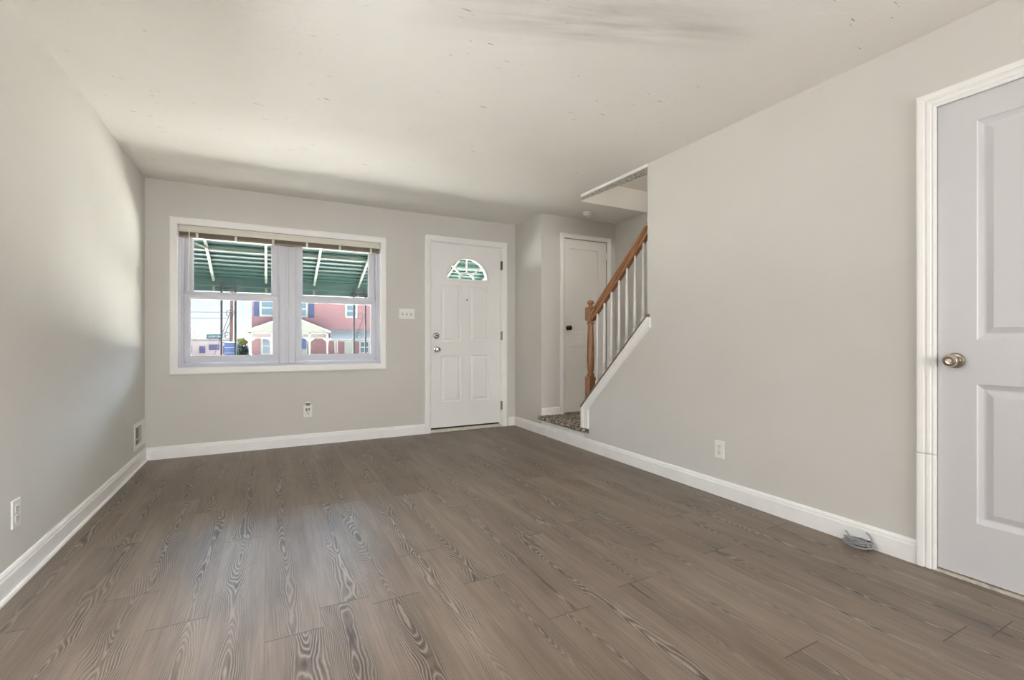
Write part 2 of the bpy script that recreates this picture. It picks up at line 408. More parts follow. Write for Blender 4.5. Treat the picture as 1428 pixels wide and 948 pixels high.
def grid_wall(bm, axis, a0, a1, us, zs, solid):
    """slab between a0 and a1 on axis; cells us x zs that are solid(i,j); closed faces only"""
    def P(u, z, a): return (a, u, z) if axis == 'x' else (u, a, z) if axis == 'y' else (u, z, a)
    nu, nz = len(us) - 1, len(zs) - 1
    S = lambda i, j: 0 <= i < nu and 0 <= j < nz and solid((us[i] + us[i + 1]) / 2, (zs[j] + zs[j + 1]) / 2)
    V = {}
    def vt(i, j, k):
        if (i, j, k) not in V: V[(i, j, k)] = bm.verts.new(P(us[i], zs[j], (a0, a1)[k]))
        return V[(i, j, k)]
    for i in range(nu):
        for j in range(nz):
            if not S(i, j): continue
            for k in (0, 1): bm.faces.new((vt(i, j, k), vt(i + 1, j, k), vt(i + 1, j + 1, k), vt(i, j + 1, k)))
            for di, dj, e in ((-1, 0, ((i, j), (i, j + 1))), (1, 0, ((i + 1, j), (i + 1, j + 1))), (0, -1, ((i, j), (i + 1, j))), (0, 1, ((i, j + 1), (i + 1, j + 1)))):
                if not S(i + di, j + dj):
                    (p, q) = e; bm.faces.new((vt(*p, 0), vt(*q, 0), vt(*q, 1), vt(*p, 1)))
def add_casing(bm, prof, path, P, closed=False):
    """sweep (u outwards, t off the wall) along a mitred rectangle path; path = list of (a, z, sa, sz)
       where (sa, sz) says which way 'outwards' moves that corner; P maps (a, z, t) to xyz"""
    rings = [[bm.verts.new(P(a + sa * u, z + sz * u, t)) for u, t in prof] for a, z, sa, sz in path]
    n = len(rings); m = n if closed else n - 1; k = len(prof)
    for i in range(m):
        A, B = rings[i], rings[(i + 1) % n]
        for j in range(k): bm.faces.new((A[j], A[(j + 1) % k], B[(j + 1) % k], B[j]))
    if not closed: bm.faces.new(rings[0]); bm.faces.new(list(reversed(rings[-1])))
def add_panel_slab(bm, P, a0, a1, z0, z1, thick, panels, steps, cut=None):
    """door slab. P(a, z, t): t=0 room face, t>0 into the slab. panels: (a0,a1,z0,z1) with nested steps (inset, depth)."""
    As = sorted({a0, a1} | {p[0] for p in panels} | {p[1] for p in panels} | ({cut[0], cut[1]} if cut else set()))
    Zs = sorted({z0, z1} | {p[2] for p in panels} | {p[3] for p in panels} | ({cut[2], cut[3]} if cut else set()))
    inside = lambda a, z, p: p[0] < a < p[1] and p[2] < z < p[3]
    V = {}
    def vt(a, z, t):
        key = (round(a, 5), round(z, 5), round(t, 5))
        if key not in V: V[key] = bm.verts.new(P(a, z, t))
        return V[key]
    for i in range(len(As) - 1):
        for j in range(len(Zs) - 1):
            ca, cz = (As[i] + As[i + 1]) / 2, (Zs[j] + Zs[j + 1]) / 2
            if any(inside(ca, cz, p) for p in panels): continue
            if cut and inside(ca, cz, cut): continue
            bm.faces.new((vt(As[i], Zs[j], 0), vt(As[i + 1], Zs[j], 0), vt(As[i + 1], Zs[j + 1], 0), vt(As[i], Zs[j + 1], 0)))
    for p in panels:
        loops = [[(p[0], p[2], 0), (p[1], p[2], 0), (p[1], p[3], 0), (p[0], p[3], 0)]]
        for ins, d in steps: loops.append([(p[0] + ins, p[2] + ins, d), (p[1] - ins, p[2] + ins, d), (p[1] - ins, p[3] - ins, d), (p[0] + ins, p[3] - ins, d)])
        L = [[vt(*q) for q in l] for l in loops]
        for A, B in zip(L, L[1:]):
            for q in range(4): bm.faces.new((A[q], A[(q + 1) % 4], B[(q + 1) % 4], B[q]))
        bm.faces.new(L[-1])
    # edges and back
    e0 = [vt(a, z0, 0) for a in As]; e1 = [vt(a, z1, 0) for a in As]; s0 = [vt(a0, z, 0) for z in Zs]; s1 = [vt(a1, z, 0) for z in Zs]
    b = {k: vt(*k, thick) for k in ((a0, z0), (a1, z0), (a1, z1), (a0, z1))}
    bm.faces.new(e0 + [b[(a1, z0)], b[(a0, z0)]]); bm.faces.new(e1 + [b[(a1, z1)], b[(a0, z1)]])
    bm.faces.new(s0 + [b[(a0, z1)], b[(a0, z0)]]); bm.faces.new(s1 + [b[(a1, z1)], b[(a1, z0)]])
    if not cut:
        bm.faces.new((b[(a0, z0)], b[(a1, z0)], b[(a1, z1)], b[(a0, z1)]))
    else:
        ca0, ca1, cz0, cz1 = cut; o = ((a0, z0), (a1, z0), (a1, z1), (a0, z1)); c = ((ca0, cz0), (ca1, cz0), (ca1, cz1), (ca0, cz1))
        for q in range(4): bm.faces.new((b[o[q]], b[o[(q + 1) % 4]], vt(*c[(q + 1) % 4], thick), vt(*c[q], thick)))
    return vt

Pfar = lambda a, z, t: (a, YF + t, z)                # far wall, t>0 into the wall
Pright = lambda a, z, t: (XR + t, a, z)              # right wall
Pclos = lambda a, z, t: (a, YC + t, z)               # closet wall

# ------------------------------------------------------------------ room shell
bm = bm_new(); add_box(bm, XL - 0.15, XS + 0.15, YB - 0.15, YF + 0.15, -0.12, 0.0)
struct('floor', bm, 'floor', 'grey-brown wood plank floor with oval cathedral grain', 'floor')

bm = bm_new()
grid_wall(bm, 'z', H, H + 0.22, [XL - 0.15, XR + 0.115, XS - 0.024, XS + 0.15], [YB - 0.15, 0.0, 3.72, YF + 0.15],
          lambda x, y: not (XR + 0.115 < x < XS - 0.024 and 0.0 < y < 3.72))
struct('ceiling', bm, 'ceiling', 'off-white plastered ceiling with scrapes and scratches', 'ceiling')

bm = bm_new(); add_box(bm, XL - 0.15, XL, YB - 0.15, YF + 0.15, 0, H)
struct('wall_left', bm, 'wall', 'plain light greige wall on the left side of the room', 'wall')

WX0, WX1, WZ0, WZ1 = -0.684, 1.020, 0.766, 1.997          # window opening
DX0, DX1, DZ1 = 1.530, 2.425, 2.095                      # front door opening
bm = bm_new()
grid_wall(bm, 'y', YF, YF + 0.15, [XL, WX0, WX1, DX0, DX1, XS + 0.15], [0, WZ0, WZ1, DZ1, H],
          lambda x, z: not (WX0 < x < WX1 and WZ0 < z < WZ1) and not (DX0 < x < DX1 and z < DZ1))
struct('wall_far', bm, 'wall', 'greige far wall holding the window and the front door', 'wall')

# right wall with the sloping knee wall of the stairs and the near door opening
RD0, RD1, RDZ = 0.165, 0.952, 2.030
bm = bm_new()
add_prism(bm, [(YB, 0), (RD0, 0), (RD0, RDZ), (RD1, RDZ), (RD1, 0), (3.500, 0), (3.500, 0.37), (2.693, 1.130), (2.693, H), (YB, H)], 'x', XR, XR + 0.11)
struct('wall_right', bm, 'wall', 'greige right wall stepping down to a sloped knee wall at the stairs', 'wall')

# block beside the front door and the closet wall in the stair alcove
CX0, CX1, CZ1 = 2.868, 3.482, 2.135
bm = bm_new()
add_box(bm, XR, XR + 0.1, YC + 0.12, YF, 0, H)
grid_wall(bm, 'y', YC, YC + 0.12, [XR, CX0, CX1, XS + 0.15], [0, LZ, CZ1, H], lambda x, z: not (CX0 < x < CX1 and LZ < z < CZ1))
struct('wall_alcove', bm, 'wall', 'greige wall turning from the front door side to the closet door', 'wall')
bm = bm_new()
add_box(bm, XS, XS + 0.15, 3.91, YF, 0, H); add_box(bm, XS - 0.024, XS + 0.15, YB, 3.91, 0, 4.9)
struct('wall_stair', bm, 'wall', 'greige wall on the far side of the stairs', 'wall')
bm = bm_new()
add_box(bm, XR, XS - 0.024, 3.72, 3.84, H + 0.22, 4.9)
add_box(bm, XR, XS - 0.024, -0.15, -0.03, H + 0.22, 4.9)
add_box(bm, XR, XR + 0.11, -0.03, 3.72, H + 0.22, 4.9)
add_box(bm, XR, XS + 0.15, -0.15, 3.84, 4.9, 5.0)
struct('wall_stairwell', bm, 'wall', 'grey upper wall inside the stairwell opening in the ceiling', 'wall')
# rear wall behind the camera with a wide opening added for the fill lamp
bm = bm_new()
grid_wall(bm, 'y', YB - 0.15, YB, [XL - 0.15, -0.4, 2.2, XS + 0.15], [0, 0.6, 2.15, H], lambda x, z: not (-0.4 < x < 2.2 and 0.6 < z < 2.15))
struct('wall_back', bm, 'wall', 'greige rear wall with a wide opening added for a fill lamp', 'wall')

# header strip left rough where the ceiling was cut for the stairs
bm = bm_new(); add_prism(bm, [(XR + 0.010, 2.693), (XR + 0.128, 2.693), (XR + 0.074, 3.50), (XR + 0.060, 3.66), (XR + 0.010, 3.54)], 'z', 2.338, H)
tr = struct('trim_1', bm, 'speckle', 'rough speckled strip along the edge of the stair opening in the ceiling', 'trim')
bm = rbox(XR - 0.004, XR + 0.012, 2.690, 3.55, 2.337, H, 0.002)
obj('corner_bead', bm, 'trim', tr, label='bright white edge strip')

# ------------------------------------------------------------------ baseboards
BP = [(0, 0), (0.014, 0), (0.014, 0.078), (0.011, 0.086), (0.011, 0.093), (0.006, 0.104), (0, 0.106)]   # off-wall, height
def base_run(bm, p0, p1, n, zs=0.0, prof=BP):
    A = [bm.verts.new((p0[0] + n[0] * t, p0[1] + n[1] * t, zs + h)) for t, h in prof]
    B = [bm.verts.new((p1[0] + n[0] * t, p1[1] + n[1] * t, zs + h)) for t, h in prof]
    k = len(prof)
    for j in range(k): bm.faces.new((A[j], A[(j + 1) % k], B[(j + 1) % k], B[j]))
    bm.faces.new(A); bm.faces.new(list(reversed(B)))
SHOE = [(0.014, 0), (0.026, 0), (0.0255, 0.006), (0.022, 0.012), (0.014, 0.014)]
bm = bm_new(); base_run(bm, (XL, YB), (XL, YF - 0.0), (1, 0)); base_run(bm, (XL, YB), (XL, YF - 0.014), (1, 0), prof=SHOE)
struct('baseboard_left', bm, 'base', 'white baseboard along the left wall', 'baseboard')
bm = bm_new(); base_run(bm, (XL + 0.014, YF), (1.496, YF), (0, -1)); base_run(bm, (2.494, YF), (XR - 0.014, YF), (0, -1))
struct('baseboard_far', bm, 'base', 'white baseboard under the window and beside the front door', 'baseboard')
bm = bm_new(); base_run(bm, (XR, YF), (XR, 1.0105), (-1, 0)); base_run(bm, (XR, 0.1), (XR, YB), (-1, 0))
struct('baseboard_right', bm, 'base', 'white scuffed baseboard along the right wall and under the carpeted landing', 'baseboard')
bm = bm_new(); base_run(bm, (XR, YC), (2.815, YC), (0, -1), LZ + 0.004, [(0, 0), (0.013, 0), (0.013, 0.066), (0.008, 0.076), (0, 0.078)])
struct('baseboard_alcove', bm, 'base', 'short white baseboard left of the closet door', 'baseboard')

# ------------------------------------------------------------------ window
win = thing('window_1', 'white double window with two double-hung sashes in the far wall', 'window', ((WX0 + WX1) / 2, YF, WZ0), kind='structure')
CAS = [(0, 0.0), (0, -0.014), (0.006, -0.018), (0.05, -0.020), (0.060, -0.015), (0.062, 0.0)]
rect = lambda a0, a1, z0, z1: [(a0, z0, -1, -1), (a0, z1, -1, 1), (a1, z1, 1, 1), (a1, z0, 1, -1)]
bm = bm_new(); add_casing(bm, CAS, rect(WX0, WX1, WZ0, WZ1), Pfar, True)
obj('casing', bm, 'trim', win)
# jamb liner stepping back to the sash tracks
bm = bm_new(); add_casing(bm, [(0, 0.002), (0, 0.148), (-0.045, 0.148), (-0.045, 0.104), (-0.034, 0.104), (-0.034, 0.052), (-0.018, 0.052), (-0.014, 0.030), (-0.006, 0.028), (-0.004, 0.002)], rect(WX0, WX1, WZ0, WZ1), Pfar, True)
obj('window_frame', bm, 'vinyl', win)
MX0, MX1 = 0.088, 0.240
bm = bm_new(); add_prism(bm, [(MX0, YF + 0.052), (MX0 + 0.014, YF + 0.040), (MX0 + 0.062, YF + 0.040), (MX0 + 0.066, YF + 0.046), (MX1 - 0.066, YF + 0.046), (MX1 - 0.062, YF + 0.040), (MX1 - 0.014, YF + 0.040), (MX1, YF + 0.052), (MX1, YF + 0.148), (MX0, YF + 0.148)], 'z', WZ0 + 0.02, WZ1 - 0.02)
obj('mullion', bm, 'vinyl', win)
def sash(name, a0, a1, z0, z1, y0, sw, bot, top, lock):
    bm = bm_new(); sw2 = sw
    prof_y = (y0, y0 + 0.034)
    grid_wall(bm, 'y', y0, y0 + 0.034, [a0, a0 + sw, a1 - sw, a1], [z0, z0 + bot, z1 - top, z1], lambda x, z: not (a0 + sw < x < a1 - sw and z0 + bot < z < z1 - top))
    bev(bm, 0.003, 1)
    s = obj(name, bm, 'vinyl', win)
    bm = bm_new(); add_casing(bm, [(0.001, y0 + 0.010 - YF), (0.001, y0 + 0.026 - YF), (-0.007, y0 + 0.024 - YF), (-0.007, y0 + 0.014 - YF)], rect(a0 + sw, a1 - sw, z0 + bot, z1 - top), Pfar, True)
    obj('glazing_bead', bm, 'vinyl', s)
    bm = bm_new(); add_box(bm, a0 + sw, a1 - sw, y0 + 0.0165, y0 + 0.0205, z0 + bot, z1 - top)
    obj('glass_pane', bm, 'glass', s)
    if lock:
        cx = (a0 + a1) / 2
        bm = rbox(cx - 0.040, cx + 0.040, y0 + 0.004, y0 + 0.030, z1, z1 + 0.008, 0.003)
        add_lathe(bm, [(0.016, 0), (0.017, 0.010), (0.013, 0.015)], Matrix.Translation((cx, y0 + 0.016, z1 + 0.007)), 14)
        add_box(bm, cx - 0.006, cx + 0.040, y0 + 0.010, y0 + 0.022, z1 + 0.010, z1 + 0.018)
        obj('sash_lock', bm, 'vinyl', s)
sash('upper_sash', WX0 + 0.036, MX0 + 0.004, 1.380, WZ1 - 0.036, YF + 0.100, 0.058, 0.050, 0.05, False)
sash('upper_sash', MX1 - 0.004, WX1 - 0.036, 1.380, WZ1 - 0.036, YF + 0.100, 0.058, 0.050, 0.05, False)
sash('lower_sash', WX0 + 0.034, MX0 + 0.002, 0.808, 1.412, YF + 0.060, 0.044, 0.052, 0.040, True)
sash('lower_sash', MX1 - 0.002, WX1 - 0.034, 0.808, 1.412, YF + 0.060, 0.044, 0.052, 0.040, True)

# raised mini blind in the top of the window
bl = thing('mini_blind', 'almond mini blind raised into a thin stack at the top of the window', 'blind', (0.168, YF + 0.02, 1.99))
bx0, bx1 = WX0 + 0.008, WX1 - 0.008
bm = rbox(bx0, bx1, YF - 0.012, YF + 0.026, 1.955, 1.993, 0.004); obj('headrail', bm, 'blind', bl)
bm = bm_new(); add_prism(bm, [(YF - 0.020, 1.962), (YF - 0.018, 1.966), (YF - 0.012, 1.966), (YF - 0.012, 1.936), (YF - 0.018, 1.936)], 'x', bx0, bx1); obj('valance', bm, 'blind', bl)
bm = bm_new()
fr, bk = [], []
for q in range(9):
    z = 1.907 + q * 0.0050
    fr += [(YF - 0.007, z), (YF - 0.011, z + 0.0022), (YF - 0.011, z + 0.0034), (YF - 0.007, z + 0.0046)]; bk += [(YF + 0.019, z), (YF + 0.019, z + 0.0046)]
add_prism(bm, fr + bk[::-1], 'x', bx0 + 0.004, bx1 - 0.004)
obj('slats', bm, 'blind_stack', bl, label='stacked taupe slats')
bm = rbox(bx0 + 0.002, bx1 - 0.002, YF - 0.010, YF + 0.016, 1.888, 1.906, 0.003); obj('bottom_rail', bm, 'blind_stack', bl)
for cx in (-0.545, -0.255, 0.042, 0.330, 0.628, 0.925):
    bm = rbox(cx - 0.010, cx + 0.010, YF - 0.0135, YF - 0.0095, 1.886, 1.932, 0.001); obj('ladder_tape', bm, 'blind', bl)
bm = bm_new(); add_tube(bm, [(-0.600, YF - 0.026, 1.965), (-0.602, YF - 0.024, 1.80), (-0.606, YF - 0.022, 1.60), (-0.610, YF - 0.020, 1.43)], [0.0042, 0.0036, 0.0036, 0.005], 8)
obj('tilt_wand', bm, 'plastic', bl, smooth=True)

# ------------------------------------------------------------------ front door
d1 = thing('door_1', 'white four-panel front door with a half-round fanlight', 'door', ((DX0 + DX1) / 2, YF, 0), kind='structure')
bm = bm_new(); add_casing(bm, [(-0.004, 0.0), (-0.004, -0.012), (0.004, -0.017), (0.044, -0.020), (0.058, -0.016), (0.062, 0.0)], [(DX0 + 0.020, 0, -1, 0), (DX0 + 0.020, DZ1 - 0.018, -1, 1), (DX1 - 0.008, DZ1 - 0.018, 1, 1), (DX1 - 0.008, 0, 1, 0)], Pfar)
obj('casing', bm, 'trim', d1)
bm = bm_new(); add_casing(bm, [(0.002, 0.002), (-0.026, 0.002), (-0.026, 0.022), (-0.034, 0.022), (-0.034, 0.145), (0.002, 0.145)], [(DX0, 0.001, -1, 0), (DX0, DZ1, -1, 1), (DX1, DZ1, 1, 1), (DX1, 0.001, 1, 0)], Pfar)
obj('jamb', bm, 'trim', d1)
SX0, SX1, SZ0, SZ1 = 1.5595, 2.396, 0.048, 2.062
Pd = lambda a, z, t: (a, YF + 0.020 + t, z)
FCX, FCZ, FR = 1.9865, 1.672, 0.246
cut = (1.716, 2.257, FCZ, 1.944)
bm = bm_new()
pl = [(1.680, 1.915, 0.994, 1.602), (2.020, 2.256, 0.994, 1.602), (1.680, 1.915, 0.322, 0.832), (2.020, 2.256, 0.322, 0.832)]
STEPS = [(0.005, 0.009), (0.014, 0.0105), (0.038, 0.002), (0.042, 0.0015)]
vt = add_panel_slab(bm, Pd, SX0, SX1, SZ0, SZ1, 0.044, pl, STEPS, cut)
# half-round hole inside the cut rectangle
N = 24
angs = sorted({PI * i / N for i in range(N + 1)} | {math.atan2(cut[3] - FCZ, cut[1] - FCX), math.atan2(cut[3] - FCZ, cut[0] - FCX)})
def rim(t):
    c, s = math.cos(t), math.sin(t)
    k = min(((cut[1] - FCX) / c) if c > 1e-6 else ((cut[0] - FCX) / c) if c < -1e-6 else 9, ((cut[3] - FCZ) / s) if s > 1e-6 else 9)
    return FCX + c * k, FCZ + s * k
for t0, t1 in zip(angs, angs[1:]):
    a, b = (FCX + FR * math.cos(t0), FCZ + FR * math.sin(t0)), (FCX + FR * math.cos(t1), FCZ + FR * math.sin(t1))
    for d in (0, 0.044): bm.faces.new((vt(*a, d), vt(*b, d), vt(*rim(t1), d), vt(*rim(t0), d)))
    bm.faces.new((vt(*a, 0), vt(*b, 0), vt(*b, 0.044), vt(*a, 0.044)))
bm.faces.new((vt(FCX - FR, FCZ, 0), vt(FCX + FR, FCZ, 0), vt(FCX + FR, FCZ, 0.044), vt(FCX - FR, FCZ, 0.044)))
slab = obj('door_slab', bm, 'door', d1)
# fanlight
bm = bm_new()
pr = [(-0.008, 0.002), (-0.008, -0.014), (0.006, -0.020), (0.018, -0.012), (0.028, 0.001)]
ring = []
for i in range(33):
    t = PI * i / 32
    ring.append([bm.verts.new(Pd(FCX + (FR + u) * math.cos(t), FCZ + (FR + u) * math.sin(t), dd)) for u, dd in pr])
for A, B in zip(ring, ring[1:]):
    for j in range(5): bm.faces.new((A[j], A[(j + 1) % 5], B[(j + 1) % 5], B[j]))
bm.faces.new(ring[0]); bm.faces.new(list(reversed(ring[-1])))
add_box(bm, FCX - FR - 0.027, FCX + FR + 0.027, YF + 0.020 - 0.018, YF + 0.0225, FCZ - 0.012, FCZ + 0.014)
fan = obj('fanlight', bm, 'trim', d1)
bm = bm_new()
for deg in (42, 90, 138):
    t = math.radians(deg); c, s = math.cos(t), math.sin(t)
    p0, p1 = Vector(Pd(FCX + 0.085 * c, FCZ + 0.085 * s, 0.010)), Vector(Pd(FCX + (FR + 0.004) * c, FCZ + (FR + 0.004) * s, 0.006))
    add_tube(bm, [p0, p1], 0.0105, 6)
hub = [Pd(FCX + 0.088 * math.cos(PI * i / 16), FCZ + 0.088 * math.sin(PI * i / 16), 0.010) for i in range(17)]
add_tube(bm, hub, 0.013, 6)
obj('muntins', bm, 'trim', fan)
bm = bm_new()
arc = [(FCX + FR * math.cos(PI * i / 32), FCZ + FR * math.sin(PI * i / 32)) for i in range(33)]
add_prism(bm, arc, 'y', YF + 0.038, YF + 0.042)
obj('glass_pane', bm, 'fan_glass', fan)
# hardware: deadbolt, knob, peephole, hinges, dark gap strip, threshold
yd = YF + 0.020
bm = bm_new(); add_lathe(bm, [(0.034, 0), (0.034, 0.006), (0.030, 0.011), (0.022, 0.013), (0.021, 0.009), (0.014, 0.009)], dirmat((1.626, yd, 1.052), (0, -1, 0)), 28)
db = obj('deadbolt', bm, 'chrome', d1, smooth=True)
bm = rbox(1.614, 1.638, yd - 0.026, yd - 0.008, 1.047, 1.058, 0.003); obj('thumb_turn', bm, 'dark_metal', db)
bm = bm_new(); add_lathe(bm, [(0.034, 0), (0.034, 0.004), (0.030, 0.009), (0.014, 0.012), (0.012, 0.028), (0.020, 0.034), (0.028, 0.046), (0.028, 0.056), (0.022, 0.064), (0.010, 0.066), (0.008, 0.063), (0.001, 0.063)], dirmat((1.628, yd, 0.902), (0, -1, 0)), 28)
obj('door_knob', bm, 'chrome', d1, smooth=True)
bm = bm_new(); add_lathe(bm, [(0.008, 0), (0.008, 0.004), (0.005, 0.005), (0.004, 0.003), (0.0005, 0.003)], dirmat((1.985, yd, 1.457), (0, -1, 0)), 14)
obj('peephole', bm, 'dark_metal', d1, smooth=True)
for z in (1.868, 1.054, 0.246):
    bm = bm_new(); add_lathe(bm, [(0.0075, -0.05), (0.0085, -0.048), (0.0085, 0.048), (0.0075, 0.05)], Matrix.Translation((2.408, YF - 0.010, z)), 12)
    add_box(bm, 2.396, 2.424, YF + 0.004, YF + 0.0075, z - 0.05, z + 0.05); add_box(bm, 2.405, 2.411, YF - 0.010, YF + 0.006, z - 0.048, z + 0.048)
    obj('hinge', bm, 'dark_metal' if z > 1.5 else 'hinge', d1)
bm = bm_new(); add_box(bm, SX0 + 0.002, SX1 - 0.002, YF + 0.026, YF + 0.060, 0.031, 0.049); obj('gap_shade_strip', bm, 'dark', d1, label='dark strip standing for the shade in the gap under the door')  # dark colour stands for the shade in the gap above the threshold
bm = rbox(DX0 + 0.024, DX1 - 0.024, YF - 0.012, YF + 0.14, 0.001, 0.031, 0.004); obj('threshold', bm, 'dirty', d1)

# ------------------------------------------------------------------ closet door in the alcove
d2 = thing('door_2', 'white two-panel closet door behind the stair railing', 'door', ((CX0 + CX1) / 2, YC, LZ), kind='structure')
bm = bm_new(); add_casing(bm, [(0.0, 0.001), (0.0, -0.010), (0.010, -0.016), (0.040, -0.018), (0.052, -0.014), (0.052, 0.001)], [(CX0 + 0.006, LZ, -1, 0), (CX0 + 0.006, CZ1 - 0.008, -1, 1), (CX1 - 0.012, CZ1 - 0.008, 1, 1), (CX1 - 0.012, LZ, 1, 0)], Pclos)
obj('casing', bm, 'trim', d2)
bm = bm_new(); add_panel_slab(bm, lambda a, z, t: (a, YC + 0.008 + t, z), CX0 + 0.010, CX1 - 0.016, LZ + 0.012, CZ1 - 0.012, 0.035,
    [(CX0 + 0.092, CX1 - 0.135, 1.092, 2.020), (CX0 + 0.098, CX1 - 0.135, 0.428, 0.934)], [(0.002, 0.009), (0.010, 0.010)])
obj('door_slab', bm, 'closet_door', d2)
bm = bm_new(); add_lathe(bm, [(0.024, 0), (0.024, 0.004), (0.012, 0.008), (0.010, 0.026), (0.020, 0.032), (0.027, 0.042), (0.026, 0.052), (0.016, 0.060), (0.001, 0.061)], dirmat((2.930, YC + 0.008, 1.138), (0, -1, 0)), 24)
obj('door_knob', bm, 'bronze', d2, smooth=True)
for z in (1.965, 0.40):
    bm = bm_new(); add_lathe(bm, [(0.007, -0.05), (0.007, 0.05)], Matrix.Translation((CX1 - 0.013, YC - 0.012, z)), 10); add_box(bm, CX1 - 0.045, CX1 - 0.008, YC - 0.006, YC + 0.009, z - 0.045, z + 0.045)
    obj('hinge', bm, 'closet_door', d2)

# ------------------------------------------------------------------ near right door
d3 = thing('door_3', 'white two-panel door at the right edge with a nickel knob', 'door', (XR, 0.56, 0), kind='structure')
FL = [(-0.004, 0.001), (-0.004, -0.010), (0.004, -0.013), (0.007, -0.010), (0.010, -0.010), (0.014, -0.015), (0.024, -0.017), (0.030, -0.013), (0.033, -0.013), (0.037, -0.018), (0.050, -0.020), (0.058, -0.020), (0.063, -0.016), (0.063, 0.001)]
bm = bm_new(); add_casing(bm, FL, [(RD1 - 0.006, 0.506, 1, 0), (RD1 - 0.006, RDZ - 0.006, 1, 1), (RD0 + 0.006, RDZ - 0.006, -1, 1), (RD0 + 0.006, 0, -1, 0)], Pright)
obj('casing', bm, 'trim', d3)
bm = bm_new(); add_casing(bm, [(u, t * 1.06) for u, t in FL], [(RD1 - 0.006, 0.002, 1, 0), (RD1 - 0.006, 0.5035, 1, 0)], Pright)
obj('casing_foot', bm, 'trim', d3, label='spliced lower length of the fluted door casing')
bm = bm_new(); add_casing(bm, [(0.001, 0.001), (-0.004, 0.001), (-0.004, 0.108), (0.001, 0.108)], [(RD1, 0.001, 1, 0), (RD1, RDZ, 1, 1), (RD0, RDZ, -1, 1), (RD0, 0.001, -1, 0)], Pright)
obj('jamb', bm, 'trim', d3)
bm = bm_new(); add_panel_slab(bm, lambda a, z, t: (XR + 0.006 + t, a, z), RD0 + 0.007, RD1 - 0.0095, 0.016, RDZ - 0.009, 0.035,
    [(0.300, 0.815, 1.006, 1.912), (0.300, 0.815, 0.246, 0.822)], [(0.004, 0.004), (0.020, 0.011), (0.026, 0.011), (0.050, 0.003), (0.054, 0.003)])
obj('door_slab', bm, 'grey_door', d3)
kx = XR + 0.006
bm = bm_new(); add_lathe(bm, [(0.033, 0), (0.033, 0.003), (0.029, 0.009), (0.018, 0.012)], dirmat((kx, 0.882, 0.918), (-1, 0, 0)), 32)
kn = obj('door_knob', bm, 'nickel', d3, smooth=True)
bm = bm_new(); add_lathe(bm, [(0.013, 0.010), (0.012, 0.026), (0.018, 0.031), (0.026, 0.040), (0.0275, 0.052), (0.0255, 0.057), (0.024, 0.057), (0.022, 0.060), (0.015, 0.062), (0.014, 0.059), (0.009, 0.058), (0.008, 0.061), (0.001, 0.061)], dirmat((kx, 0.882, 0.918), (-1, 0, 0)), 32)
obj('knob_grip', bm, 'nickel', kn, smooth=True)
bm = rbox(XR - 0.010, XR + 0.012, RD1 - 0.0095, RD1 - 0.0055, 0.888, 0.948, 0.001); obj('latch_plate', bm, 'dark_metal', d3)
bm = rbox(XR - 0.012, XR + 0.10, RD0 + 0.004, RD1 - 0.006, 0.0, 0.009, 0.002); obj('threshold', bm, 'threshold', d3, label='worn pale threshold strip')

# ------------------------------------------------------------------ staircase
st = thing('staircase', 'brown flecked carpeted landing and steps behind the knee wall', 'stairs', (3.1, 3.85, 0))
bm = bm_new()
add_box(bm, XR + 0.001, XS - 0.026, 3.505, YC - 0.001, 0.0, LZ - 0.036); obj('landing_base', bm, 'base', st, label='white board under the carpet')
# carpet with a rounded nose hanging past the wall line; the outer end wraps the wall corner
bm = bm_new()
nose = [(XR - 0.012, LZ - 0.040), (XR - 0.032, LZ - 0.036), (XR - 0.043, LZ - 0.022), (XR - 0.040, LZ - 0.008), (XR - 0.026, LZ), (XR + 0.02, LZ + 0.002), (XS - 0.026, LZ + 0.002), (XS - 0.026, LZ - 0.035), (XR + 0.0, LZ - 0.036)]
add_prism(bm, nose, 'y', 3.502, YC - 0.001); add_box(bm, XS - 0.03, XS - 0.001, 3.912, YC - 0.001, LZ - 0.03, LZ + 0.0015)
front = [(XR - 0.012, LZ - 0.040), (XR - 0.032, LZ - 0.036), (XR - 0.043, LZ - 0.022), (XR - 0.040, LZ - 0.008), (XR - 0.026, LZ), (XR - 0.001, LZ + 0.001), (XR - 0.001, LZ - 0.040)]
def tap(y0, y1, s):
    A = [bm.verts.new((x, y0, z)) for x, z in front]
    B = [bm.verts.new(((XR - 0.001) + (x - XR + 0.001) * s, y1, LZ - 0.02 + (z - LZ + 0.02) * (0.55 + 0.45 * s))) for x, z in front]
    for i in range(7): bm.faces.new((A[i], A[(i + 1) % 7], B[(i + 1) % 7], B[i]))
    bm.faces.new(list(reversed(B))); bm.faces.new(A)
tap(YC - 0.001, YC + 0.035, 0.75); tap(3.502, 3.435, 0.70)
obj('landing_carpet', bm, 'carpet', st, smooth=True)
rise, run = 0.2, 0.222
for i in range(11):
    y1 = 3.500 - i * run; z1 = LZ + (i + 1) * rise
    bm = bm_new()
    add_prism(bm, [(y1 + 0.0, z1 - rise), (y1 + 0.0, z1 - 0.045), (y1 + 0.022, z1 - 0.036), (y1 + 0.026, z1 - 0.016), (y1 + 0.012, z1), (y1 - run, z1), (y1 - run, z1 - rise)], 'x', XR + 0.117, XS - 0.026)
    obj('step', bm, 'carpet', st)

